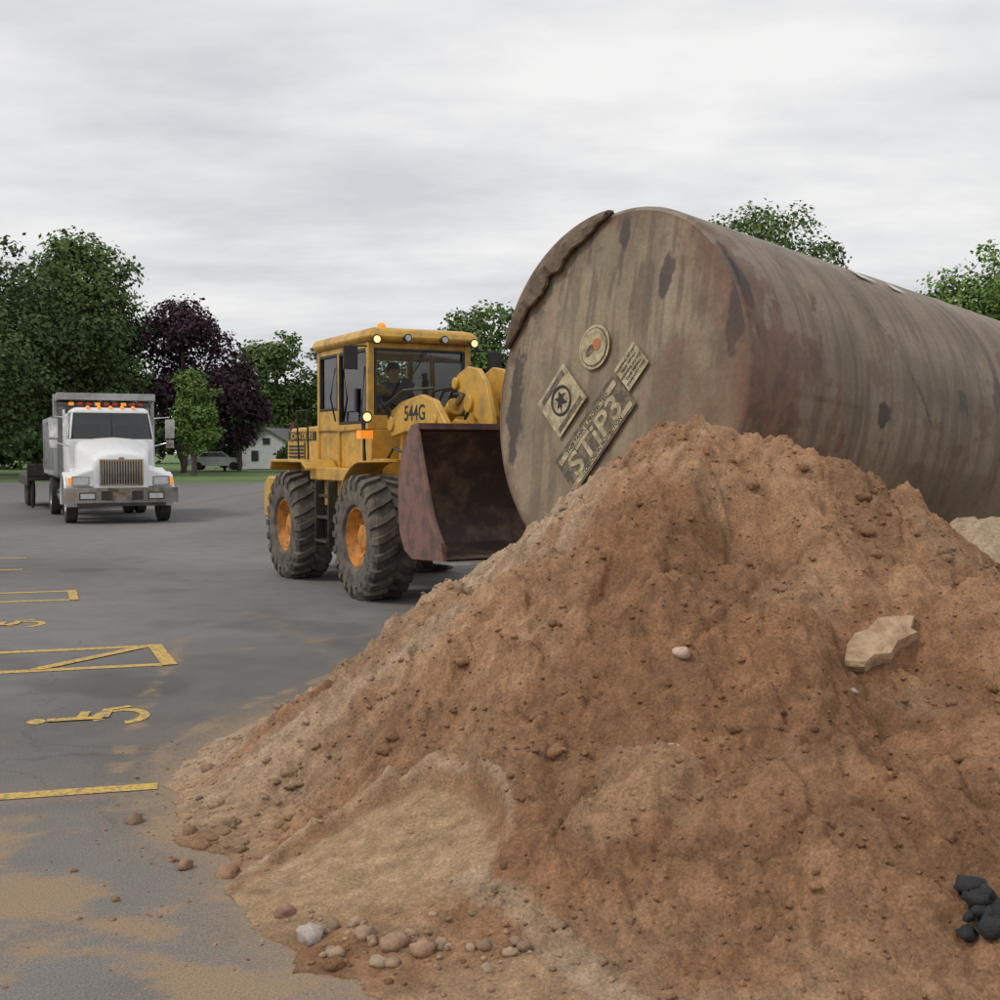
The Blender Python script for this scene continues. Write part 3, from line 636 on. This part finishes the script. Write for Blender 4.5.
for k,z in enumerate((.55,.85,1.12)): b.box(-1.75,-1.30,-1.1+.03*k,-.92,z,z+.04)
b.box(-1.78,-1.75,-1.08,-.95,.5,1.34);b.box(-1.30,-1.27,-1.08,-.95,.5,1.34)
b.box(-2.4,-1.5,-.42,.42,.55,1.0);b.box(-1.2,-.6,-.35,.35,.6,1.25);b.tube([(-1.35,0,.5),(-1.35,0,1.3)],.14,12)
b.obj('steps_and_hinge',[DRK],LO,.01)
b=B()
fp=[(-.80,.62),(.55,.55),(.75,.9),(.45,1.35),(-.1,2.05),(-.55,2.12),(-.72,1.7)]
b.prism(fp,-.36,-.28);b.prism(fp,.28,.36)
b.box(-.7,.5,-.279,.279,.62,1.1);b.box(-.74,-.4,-.70,.70,1.1,1.62);b.box(-.65,-.1,-.279,.279,1.1,1.75)
b.obj('front_frame',[YEL],LO,.02)
b=B()
arm=[(-.62,2.02),(-.50,2.20),(-.2,2.30),(.35,2.36),(.72,2.28),(1.05,2.0),(1.38,1.45),(1.50,1.1),(1.46,.92),(1.32,.90),(1.2,1.08),(1.0,1.40),(.72,1.78),(.35,1.93),(-.1,1.94),(-.5,1.88)]
for s in (-1,1):
    y0,y1=sorted((s*.46,s*.54));b.prism(arm,y0,y1)
    for (x,z,r) in ((-.5,2.04,.09),(1.4,1.0,.10),(.75,2.05,.07)): b.tube([(x,s*.42,z),(x,s*.565,z)],r,16)
b.tube([(.85,-.46,1.85),(.85,.46,1.85)],.13,16)
b.obj('lift_arms',[YEL],LO,.012)
b=B();cr=[(.50,2.46),(.60,2.58),(.85,2.66),(1.12,2.62),(1.32,2.45),(1.46,2.12),(1.52,1.75),(1.46,1.55),(1.34,1.55),(1.26,1.8),(1.12,2.05),(.92,2.15),(.80,2.35),(.62,2.38)]
b.prism(cr,-.19,-.13);b.prism(cr,.13,.19);b.prism([(.7,1.8),(.75,2.3),(1.0,2.35),(1.15,2.1),(1.0,1.75)],-.10,.10)
for x,z,r in ((.60,2.48,.07),(.93,2.24,.10),(1.42,1.66,.08)): b.tube([(x,-.23,z),(x,.23,z)],r,16)
b.tube([(-.45,0,1.98),(.15,0,2.23)],.095,16);b.tube([(.12,0,2.22),(.17,0,2.24)],.11,16)
b.tube([(1.42,0,1.66),(1.50,0,1.25)],.07,10)
b.obj('bell_crank',[YEL],LO,.012)
b=B()
b.tube([(.15,0,2.23),(.60,0,2.48)],.045,12,1)
for s in (-1,1):
    b.tube([(-.25,s*.42,1.0),(.45,s*.42,1.42)],.085,14,2);b.tube([(.45,s*.42,1.42),(.95,s*.42,1.75)],.045,12,1)
for k in range(3):
    b.tube([(-.4,-.15+.1*k,2.08),(0,-.2+.12*k,2.42),(.4,-.15+.1*k,2.45),(.7,-.1+.08*k,2.35)],.018,6,0)
b.tube([(-.2,.3,2.1),(.1,.34,2.45),(.5,.30,2.2)],.02,6,0);b.tube([(-.3,-.3,1.9),(-.1,-.40,1.4),(-.2,-.42,1.0)],.02,6,0)
b.tube([(-.62,-.50,1.95),(-.45,-.62,2.28),(0,-.60,2.42),(.3,-.35,2.44)],.016,6,0);b.tube([(-.62,-.55,1.6),(-.3,-.60,1.75),(.1,-.45,1.6),(.3,-.42,1.35)],.018,6,0)
b.obj('hydraulics',[BLK,CHR,YEL],LO,0)
text('arm_lettering','544G',.25,Matrix.Translation((.19,-.5415,2.145))@Matrix.Rotation(math.pi/2,4,'X'),LETB,LO,1.1)
b=B()
out=[(2.62,.60),(1.85,.58),(1.66,.66),(1.54,.84),(1.50,1.1),(1.52,1.4),(1.62,1.68),(1.80,1.88)]
inn=[(1.84,1.86),(1.67,1.66),(1.57,1.38),(1.55,1.1),(1.59,.87),(1.70,.71),(1.87,.63),(2.62,.62)]
for i in range(len(out)-1):
    o0,o1=out[i],out[i+1];i1,i0=inn[len(inn)-2-i],inn[len(inn)-1-i]
    b.add([(o0[0],-1.26,o0[1]),(o1[0],-1.26,o1[1]),(o1[0],1.26,o1[1]),(o0[0],1.26,o0[1])],[(0,1,2,3)],0)
    b.add([(i0[0],-1.26,i0[1]),(i1[0],-1.26,i1[1]),(i1[0],1.26,i1[1]),(i0[0],1.26,i0[1])],[(0,1,2,3)],1)
b.prism([(1.79,1.86),(1.80,1.92),(2.0,1.94),(2.0,1.88)],-1.29,1.29,0)
sp=[(2.60,.60),(1.85,.57),(1.65,.65),(1.53,.83),(1.49,1.1),(1.51,1.4),(1.61,1.69),(1.80,1.89),(1.97,1.89),(2.12,1.5),(2.35,1.0),(2.58,.74)]
for y0,y1 in ((-1.30,-1.262),(1.262,1.30)): b.prism(sp,y0,y1,0)
b.prism([(2.0,1.88),(2.03,1.90),(2.40,1.02),(2.62,.78),(2.62,.70),(2.34,.96)],-1.33,-1.302,0)
b.prism([(2.45,.575),(2.45,.598),(2.86,.606),(2.88,.588)],-1.34,1.34,2)
o=b.obj('bucket',[STEEL,STEELIN,EDGE],LO,0,True,True,25);o.location=(0,0,.05)
b=B()
for s in (-.5,.5):
    for q in (-.12,.09): b.prism([(1.30,.85),(1.51,.88),(1.48,1.15),(1.49,1.35),(1.36,1.15)],s+q,s+q+.03)
b.obj('bucket_ears',[YEL],LO)
b=B();x0,x1,yy=-2.72,-.90,.66
pil=[(x0,-yy),(x0,yy),(x1,-yy),(x1,yy)]
for x,y in pil: b.box(x-.045,x+.045,y-.04,y+.04,1.98,3.06)
for s in (-1,1):
    b.box(-1.98,-1.92,s*yy-.035,s*yy+.035,1.5,3.06)
    b.box(x0,x1,s*yy-.03,s*yy+.03,2.98,3.06)
b.box(x1-.03,x1+.03,-yy,yy,2.98,3.06);b.box(x0-.03,x0+.03,-yy,yy,2.98,3.06)
b.box(x1-.035,x1+.035,-yy,yy,1.98,2.16);b.box(x0-.03,x0+.03,-yy,yy,1.98,2.2)
for s in (-1,1):
    b.box(x0,-1.95,s*yy-.028,s*yy+.028,1.98,2.25);b.box(-1.95,x1,s*yy-.028,s*yy+.028,1.98,2.06)
b.obj('cab_frame',[YEL],LO,.012)
b=B()
rp=lambda g,z:[(x0-.10-g,-yy-.10-g,z),(x1+.16+g,-yy-.10-g,z),(x1+.16+g,yy+.10+g,z),(x0-.10-g,yy+.10+g,z)]
b.loft([rp(-.05,3.06),rp(0,3.09),rp(0,3.16),rp(-.05,3.21),rp(-.16,3.24)]);b.obj('cab_roof',[YEL],LO,.035)
b=B()
b.box(x1-.004,x1+.004,-yy+.04,yy-.04,2.16,2.98);b.box(x0-.004,x0+.004,-yy+.04,yy-.04,2.2,2.98)
for s in (-1,1):
    b.box(x0+.045,-1.98,s*yy-.004,s*yy+.004,2.25,2.98);b.box(-1.92,x1-.045,s*yy-.004,s*yy+.004,2.06,2.98)
b.obj('cab_glass',[GLS],LO,0,False)
b=B()
for z0,z1 in ((2.16,2.185),(2.955,2.98)): b.box(x1+.006,x1+.04,-yy+.04,yy-.04,z0,z1)
for y in (-yy+.045,yy-.07): b.box(x1+.006,x1+.04,y,y+.03,2.185,2.955)
for a0,a1,z0 in ((x0+.045,-1.98,2.25),(-1.92,x1-.045,2.06)):
    b.box(a0,a1,-yy-.036,-yy-.006,z0,z0+.03);b.box(a0,a1,-yy-.036,-yy-.006,2.95,2.98);b.box(a0,a0+.03,-yy-.036,-yy-.006,z0+.03,2.95);b.box(a1-.03,a1,-yy-.036,-yy-.006,z0+.03,2.95)
b.tube([(x1+.05,.1,2.98),(x1+.045,-.25,2.45)],.010,6);b.box(x1+.038,x1+.046,-.33,-.15,2.25,2.62,0,(math.radians(-30),0,0))
b.box(-2.15,-1.65,-.25,.25,1.85,2.02);b.box(-2.25,-2.13,-.22,.22,1.95,2.50,0,(0,math.radians(-6),0));b.box(-1.95,-1.85,-.1,.1,1.5,1.85)
b.box(-1.15,-.98,-.16,.16,1.5,2.15);b.box(-2.0,-1.5,.34,.44,1.8,2.12);b.tube([(-1.05,0,2.1),(-1.25,0,2.30)],.03,8)
n=20;b.tube([(-1.25+.17*math.cos(2*math.pi*i/n)*.8,.19*math.sin(2*math.pi*i/n),2.30+.17*math.cos(2*math.pi*i/n)*.6) for i in range(n+1)],.014,6)
for s in (-1,1):
    b.tube([(x1+.05,s*.72,3.0),(x1+.18,s*.98,2.98),(x1+.18,s*.98,2.7)],.013,6);b.box(x1+.15,x1+.19,s*.98-.09,s*.98+.09,2.70,2.98)
b.tube([(-.86,-.74,1.6),(-.84,-.80,2.2),(-.86,-.74,2.75)],.015,6);b.tube([(-1.98,-.72,2.1),(-2.0,-.78,2.4),(-1.98,-.72,2.8)],.013,6)
b.tube([(-2.2,-1.02,1.5),(-2.2,-1.03,2.25),(-2.65,-1.03,2.25),(-2.65,-1.0,1.6)],.016,6)
b.box(-1.35,-1.28,-.70,-.67,2.2,2.5)
b.tube([(-3.3,.15,2.05),(-3.3,.15,2.75),(-3.34,.15,2.85)],.05,10)
b.obj('cab_fittings',[BLK],LO,.004)
b=B()
def lamp(x,y,z,r=.07,m=1):
    b.tube([(x-.09,y,z),(x-.02,y,z),(x,y,z)],[r*.7,r,r*1.05],14,0);b.tube([(x-.004,y,z),(x+.008,y,z)],r*.75,14,m)
lamp(x1+.24,-.66,3.07,.058);lamp(x1+.24,.66,3.07,.058,1);lamp(x1+.24,-.25,3.10,.05,2);lamp(x1+.24,.25,3.10,.05,2)
b.tube([(-.62,-.85,1.55),(-.62,-.85,2.05)],.02,8,0);lamp(-.52,-.85,2.12,.068,1);b.box(-.66,-.53,-.93,-.77,1.86,1.96,3)
b.tube([(-.62,.85,1.55),(-.62,.85,2.05)],.02,8,0);lamp(-.52,.85,2.12,.068,1)
b.tube([(-1.9,-.1,3.24),(-1.9,-.1,3.28)],.07,14,0);b.tube([(-1.9,-.1,3.28),(-1.9,-.1,3.38),(-1.9,-.1,3.41)],[.065,.06,.03],14,3)
b.obj('lamps_and_beacon',[BLK,LIT,LENS,AMB],LO,0)
# ------------------------------------------------------------------ operator
SKIN=pmat('skin',(.50,.29,.21),(.40,.22,.16),8,.6);SHIRT=pmat('navy_work_shirt',(.06,.07,.11),(.085,.09,.12),6,.85);HAIR=pmat('dark_hair',(.03,.022,.018),None,20,.8)
op=empty('loader_operator')
op.matrix_world=Matrix.Translation((-.60,14.35,0))@Matrix.Rotation(math.atan2(-.886,.465),4,'Z')@Matrix.Translation((-1.80,0,2.06))
def skin(name,V,E,Rd,mat,parent,sub=2):
    me=bpy.data.meshes.new(name);me.from_pydata(V,E,[]);o=bpy.data.objects.new(name,me);COL.objects.link(o);o.parent=parent
    m=o.modifiers.new('s','SKIN');s=o.modifiers.new('u','SUBSURF');s.levels=sub;s.render_levels=sub
    for i,r in enumerate(Rd): me.skin_vertices[0].data[i].radius=(r,r) if not isinstance(r,tuple) else r
    me.skin_vertices[0].data[0].use_root=True;me.materials.append(mat);m.use_smooth_shade=True;return o
V=[(0,0,.02),(.0,0,.18),(0.02,0,.36),(.03,0,.50),(.04,0,.57)];E=[(0,1),(1,2),(2,3),(3,4)];Rd=[(.15,.13),(.14,.12),(.17,.12),(.12,.09),(.06,.06)]
for s in (-1,1):
    k=len(V);V+=[(.03,s*.20,.46),(.18,s*.27,.24),(.42,s*.20,.26),(.50,s*.18,.27)];E+=[(3,k),(k,k+1),(k+1,k+2),(k+2,k+3)];Rd+=[.075,.055,.042,.036]
    k=len(V);V+=[(.05,s*.10,0),(.46,s*.15,.02),(.50,s*.15,-.40),(.62,s*.15,-.46)];E+=[(0,k),(k,k+1),(k+1,k+2),(k+2,k+3)];Rd+=[.10,.075,.055,.045]
skin('body',V,E,Rd,SHIRT,op)
for s in (-1,1):
    V=[(.49,s*.18,.27),(.57,s*.17,.275)];E=[(0,1)];Rd=[.03,(.036,.02)]
    for j in range(4):
        k=len(V);yy_=s*(.17+.030*(j-1.5));L=(.030,.036,.034,.026)[j];V+=[(.60,yy_,.285),(.60+L,yy_,.275),(.605+L*.7,yy_,.245)];E+=[(1,k),(k,k+1),(k+1,k+2)];Rd+=[.010,.009,.008]
    k=len(V);V+=[(.56,s*.135,.265),(.59,s*.125,.25)];E+=[(1,k),(k,k+1)];Rd+=[.011,.009]
    skin('hand_%s'%('left' if s>0 else 'right'),V,E,Rd,SKIN,op,1)
b=B();b.sph((.07,0,.69),(.095,.075,.115),0,20,14);b.sph((.075,0,.62),(.07,.055,.06),0,14,10);b.tube([(.04,0,.53),(.05,0,.62)],.055,12,0)
b.loft([[(.15,-.015,.66),(.15,.015,.66),(.155,0,.71)],[(.185,-.008,.665),(.185,.008,.665),(.165,0,.69)]],0)
for s in (-1,1):
    b.sph((.06,s*.077,.68),(.018,.01,.028),0,8,6);b.sph((.152,s*.03,.70),(.008,.012,.007),2,8,6)
b.box(.150,.158,-.022,.022,.632,.638,3)
b.sph((.040,0,.712),(.102,.083,.108),1,18,12)
b.obj('head',[SKIN,HAIR,BLK,RED],op,0)
b=B();b.sph((.06,0,.755),(.105,.088,.07),0,18,10);b.box(.13,.24,-.06,.06,.755,.765,0);b.obj('cap',[HAIR],op,0)
# ------------------------------------------------------------------ dump truck
TR=empty('dump_truck',(-9.35,29.3,0),math.atan2(-.91,.41));
for s in (-1,1): wheel('front_wheel_%s'%('right' if s<0 else 'left'),TR,(0,s*1.08,.50),.50,.28,ALU,False,.56,36)
for s in (-1,1):
    for x in (-4.4,):
        wheel('rear_wheel_outer',TR,(x,s*1.12,.50),.50,.27,ALU,False,.56,36);wheel('rear_wheel_inner',TR,(x,s*.80,.50),.50,.27,ALU,False,.56,36)
b=B()
for s in (-1,1): b.box(-6.2,.75,s*.42-.05,s*.42+.05,.65,.95)
b.tube([(0,-1,.5),(0,1,.5)],.07,8);b.tube([(-4.4,-1,.5),(-4.4,1,.5)],.12,8);b.box(-.2,.7,-.4,.4,.45,.9);b.box(-1.9,-1.0,-1.15,-.75,.5,.95);b.box(-1.9,-1.0,.75,1.15,.5,.95)
b.box(-4.9,-2.6,-1.1,1.1,.98,1.05)
b.obj('chassis',[DRK],TR,.02)
def sec(x,w,zt,zb,cr):
    r=.22;pts=[(x,-w,zb),(x,-w,zt-r)]
    for a in (30,60): pts.append((x,-w+r*(1-math.cos(math.radians(a))),zt-r+r*math.sin(math.radians(a))))
    pts.append((x,-w*.45,zt+cr*.6));pts.append((x,0,zt+cr));pts.append((x,w*.45,zt+cr*.6))
    for a in (60,30): pts.append((x,w-r*(1-math.cos(math.radians(a))),zt-r+r*math.sin(math.radians(a))))
    pts+=[(x,w,zt-r),(x,w,zb)];return pts
b=B();b.loft([sec(.86,.60,1.50,.85,.06),sec(.80,.64,1.60,.85,.07),sec(.45,.70,1.70,.85,.08),sec(-.2,.80,1.84,.9,.08),sec(-.85,.93,1.99,.9,.08)]);
b.obj('hood',[WHT],TR,.02,True,True,50)
b=B()
for s in (-1,1):
    y0,y1=sorted((s*.66,s*1.27))
    arch(0,.50,.72,.06,-8,188,y0,y1,18)
    secs=[[(.62,s*.60,.88),(.62,s*1.24,.88),(.62,s*1.24,1.16),(.62,s*1.0,1.30),(.62,s*.60,1.42)],[(.84,s*.60,.88),(.80,s*1.18,.88),(.80,s*1.18,1.08),(.82,s*.95,1.18),(.84,s*.60,1.30)]]
    b.loft(secs)
    b.prism([(.0,1.15),(.62,.95),(.62,1.2),(0,1.32),(-.6,1.25),(-.85,1.2),(-.7,.9)],min(s*.7,s*1.1),max(s*.7,s*1.1))
b.obj('front_fenders',[WHT],TR,.035)
b=B()
b.box(.78,1.0,-1.30,1.30,.50,.86,0);b.box(.80,1.01,-1.0,1.0,.42,.50,1)
for s in (-1,1):
    b.box(1.0,1.012,s*.78-.16,s*.78+.16,.60,.72,2);b.box(.995,1.006,s*.78-.19,s*.78+.19,.57,.75,1);b.box(.995,1.008,s*.35-.13,s*.35+.13,.56,.78,1)
    b.box(.84,.865,s*.92-.17,s*.92+.17,.93,1.10,2);b.box(.83,.855,s*.92-.20,s*.92+.20,.90,1.13,0);b.box(.80,.84,s*1.14-.05,s*1.14+.05,.93,1.10,3)
b.box(.862,.90,-.50,.50,.90,1.53,0);b.box(.898,.905,-.455,.455,.94,1.49,1)
for k in range(-7,8): b.box(.905,.918,k*.06-.011,k*.06+.011,.94,1.49,0)
b.box(.86,.91,-.06,.06,1.53,1.58,0)
b.obj('bumper_and_grille',[CHR,DRK,LENS,AMB],TR,.01)
def ring(xf,xb,w,z): return [(xf,-w*.94,z),(xf-.12,-w,z),(xb,-w,z),(xb,w,z),(xf-.12,w,z),(xf,w*.94,z)]
b=B()
b.loft([ring(-.80,-2.35,1.02,.95),ring(-.80,-2.35,1.04,1.5),ring(-.84,-2.35,1.03,2.02)]);
b.loft([ring(-1.12,-2.33,.95,2.68),ring(-1.16,-2.33,.93,2.76),ring(-1.3,-2.25,.84,2.82)])
for s in (-1,1):
    b.loft([[(-.84,s*1.0,2.02),(-.94,s*1.03,2.02),(-.94,s*.96,2.02)],[(-1.12,s*.91,2.68),(-1.22,s*.95,2.68),(-1.22,s*.88,2.68)]])
    b.box(-2.35,-2.0,s*.99-.03,s*.99+.02,2.02,2.68)
    b.box(-1.75,-1.70,s*.985-.02,s*.985+.02,2.02,2.68)
b.box(-2.35,-2.30,-.96,.96,2.02,2.68)
b.obj('cab',[WHT],TR,.02)
b=B();b.add([(-.86,-.93,2.02),(-.86,.93,2.02),(-1.13,.88,2.68),(-1.13,-.88,2.68)],[(0,1,2,3)])
for s in (-1,1): b.add([(-.95,s*1.0,2.02),(-2.0,s*1.0,2.02),(-2.0,s*.95,2.68),(-1.2,s*.95,2.68)],[(0,1,2,3)])
b.obj('cab_glass',[GLD],TR,0,False,False)
b=B();b.box(-2.1,-1.6,-.8,-.2,1.9,2.4);b.box(-2.1,-1.6,.2,.8,1.9,2.4);b.box(-1.3,-.9,-.95,.95,1.9,2.05)
b.loft([[(-1.10,-.022,2.68),(-1.13,.022,2.68),(-1.15,.0,2.68)],[(-.83,-.022,2.02),(-.84,.022,2.02),(-.88,0,2.02)]])
b.obj('seats_and_dash',[BLK],TR,.02)
b=B()
for y in (-.55,-.28,0,.28,.55): b.sph((-1.22,y,2.82),(.07,.05,.045),0,10,6)
for k in range(9): b.box(-2.25,-2.12,-.92+k*.215,-.80+k*.215,2.90,2.98,1 if k%3 else 0)
b.box(-2.26,-2.10,-.98,.98,2.85,2.89,2)
b.obj('roof_lights',[AMB,RED,DRK],TR,0)
b=B()
for s in (-1,1):
    b.tube([(-.95,s*1.02,2.55),(-.85,s*1.38,2.58),(-.85,s*1.40,1.95),(-.95,s*1.03,1.85)],.018,8)
    b.box(-.88,-.80,s*1.40-.11,s*1.40+.11,2.05,2.52);b.box(-.86,-.80,s*1.40-.09,s*1.40+.09,1.80,2.0)
    b.tube([(-2.45,s*1.0,.9),(-2.45,s*1.0,2.8)],.06,10)
    b.tube([(-2.1,s*.98,.62),(-1.3,s*.98,.62)],.26,16)
b.obj('mirrors_and_exhaust',[CHR],TR,.006)
b=B()
xb0,xb1=-6.3,-2.75
for s in (-1,1):
    b.box(xb0,xb1,s*1.20-.03,s*1.20+.03,1.15,2.55)
    b.box(xb0,xb1,s*1.26-.05,s*1.26+.05,2.50,2.62)
    b.box(xb0,xb1,s*1.25-.04,s*1.25+.04,1.10,1.22)
    for k in range(7): b.box(xb0+.1+k*.55,xb0+.18+k*.55,min(s*1.232,s*1.31),max(s*1.232,s*1.31),1.22,2.50)
b.box(xb0,xb1,-1.2,1.2,1.05,1.15);b.box(xb1-.03,xb1+.04,-1.2,1.2,1.1,2.95);b.box(xb0-.04,xb0+.03,-1.2,1.2,1.1,2.5)
for z in (2.80,2.93,3.05): b.box(xb1+.05,xb1+.10,-1.22,1.22,z,z+.07)
b.box(-3.0,-2.1,-1.22,1.22,3.14,3.18);b.box(-2.12,-2.08,-1.22,1.22,3.04,3.22);
for s in (-1,1): b.box(xb1-.05,xb1+.14,s*1.22-.05,s*1.22+.05,1.1,3.20);b.box(-2.8,-2.1,s*1.2-.03,s*1.2+.03,3.02,3.2)
b.obj('dump_body',[ALU],TR,.01)
TL=empty('equipment_trailer');TL.matrix_world=Matrix.Translation((-9.35,29.3,0))@Matrix.Rotation(math.atan2(-.91,.41),4,'Z')@Matrix.Translation((-7.3,-.45,0))
b=B();b.box(-5.5,0,-1.25,1.25,.85,1.0);b.box(-.05,.03,-1.25,1.25,1.0,1.35);b.box(0,1.1,-.08,.08,.6,.75)
for s in (-1,1): b.box(-5.5,0,s*1.22-.04,s*1.22+.04,.7,.85);b.tube([(-.1,s*1.1,0.05),(-.1,s*1.1,.9)],.05,8)
b.obj('deck',[DRK],TL,.01)
for s in (-1,1):
    for x in (-3.0,-4.0): wheel('trailer_wheel',TL,(x,s*1.0,.4),.4,.25,ALU,False,.55,24)
# ------------------------------------------------------------------ world
w=bpy.data.worlds.new('World');SC.world=w;w.use_nodes=True;nt=w.node_tree;nt.nodes.clear()
o=N(nt,'ShaderNodeOutputWorld');bg=N(nt,'ShaderNodeBackground');bg.inputs[1].default_value=.105
sk=N(nt,'ShaderNodeTexSky');sk.sky_type='NISHITA';sk.sun_disc=False;sk.sun_elevation=math.radians(50);sk.sun_rotation=math.radians(250);sk.dust_density=3
tc=N(nt,'ShaderNodeTexCoord').outputs['Generated'];sx=N(nt,'ShaderNodeSeparateXYZ');nt.links.new(tc,sx.inputs[0])
az_=N(nt,'ShaderNodeMath',operation='MAXIMUM');nt.links.new(sx.outputs[2],az_.inputs[0]);az_.inputs[1].default_value=0
ad=N(nt,'ShaderNodeMath',operation='ADD');nt.links.new(az_.outputs[0],ad.inputs[0]);ad.inputs[1].default_value=.16
cb=N(nt,'ShaderNodeCombineXYZ')
for i in (0,1):
    dv=N(nt,'ShaderNodeMath',operation='DIVIDE');nt.links.new(sx.outputs[i],dv.inputs[0]);nt.links.new(ad.outputs[0],dv.inputs[1]);nt.links.new(dv.outputs[0],cb.inputs[i])
mp=N(nt,'ShaderNodeMapping');mp.inputs['Scale'].default_value=(.75,1.2,1);mp.inputs['Rotation'].default_value=(0,0,.25);mp.inputs['Location'].default_value=(1.7,.4,0);nt.links.new(cb.outputs[0],mp.inputs[0])
f=N(nt,'ShaderNodeTexNoise');f.inputs['Scale'].default_value=1.1;f.inputs['Detail'].default_value=6;f.inputs['Roughness'].default_value=.58;nt.links.new(mp.outputs[0],f.inputs[0])
f=mrange(nt,f.outputs['Fac'],.37,.62)
cl=mix(nt,f,(6.2,6.35,6.65),(9.0,8.9,8.8))
out_=mix(nt,.94,sk.outputs[0],cl);nt.links.new(out_,bg.inputs[0]);nt.links.new(bg.outputs[0],o.inputs[0])
sun=bpy.data.lights.new('sun','SUN');sun.energy=1.3;sun.angle=math.radians(14);sun.color=(1,.94,.85)
so=bpy.data.objects.new('sun',sun);COL.objects.link(so)
el=math.radians(50);saz=math.radians(250)
dirv=Vector((math.sin(saz)*math.cos(el),math.cos(saz)*math.cos(el),math.sin(el)))
so.rotation_euler=dirv.to_track_quat('Z','Y').to_euler()
cam=bpy.data.cameras.new('camera');cam.lens=43.2;cam.sensor_width=36;cam.clip_end=4000
co=bpy.data.objects.new('camera',cam);COL.objects.link(co);co.location=(0,0,1.7);co.rotation_euler=(math.radians(90-2.29),0,0);SC.camera=co
SC.view_settings.view_transform='Standard';SC.view_settings.look='None';SC.view_settings.exposure=0
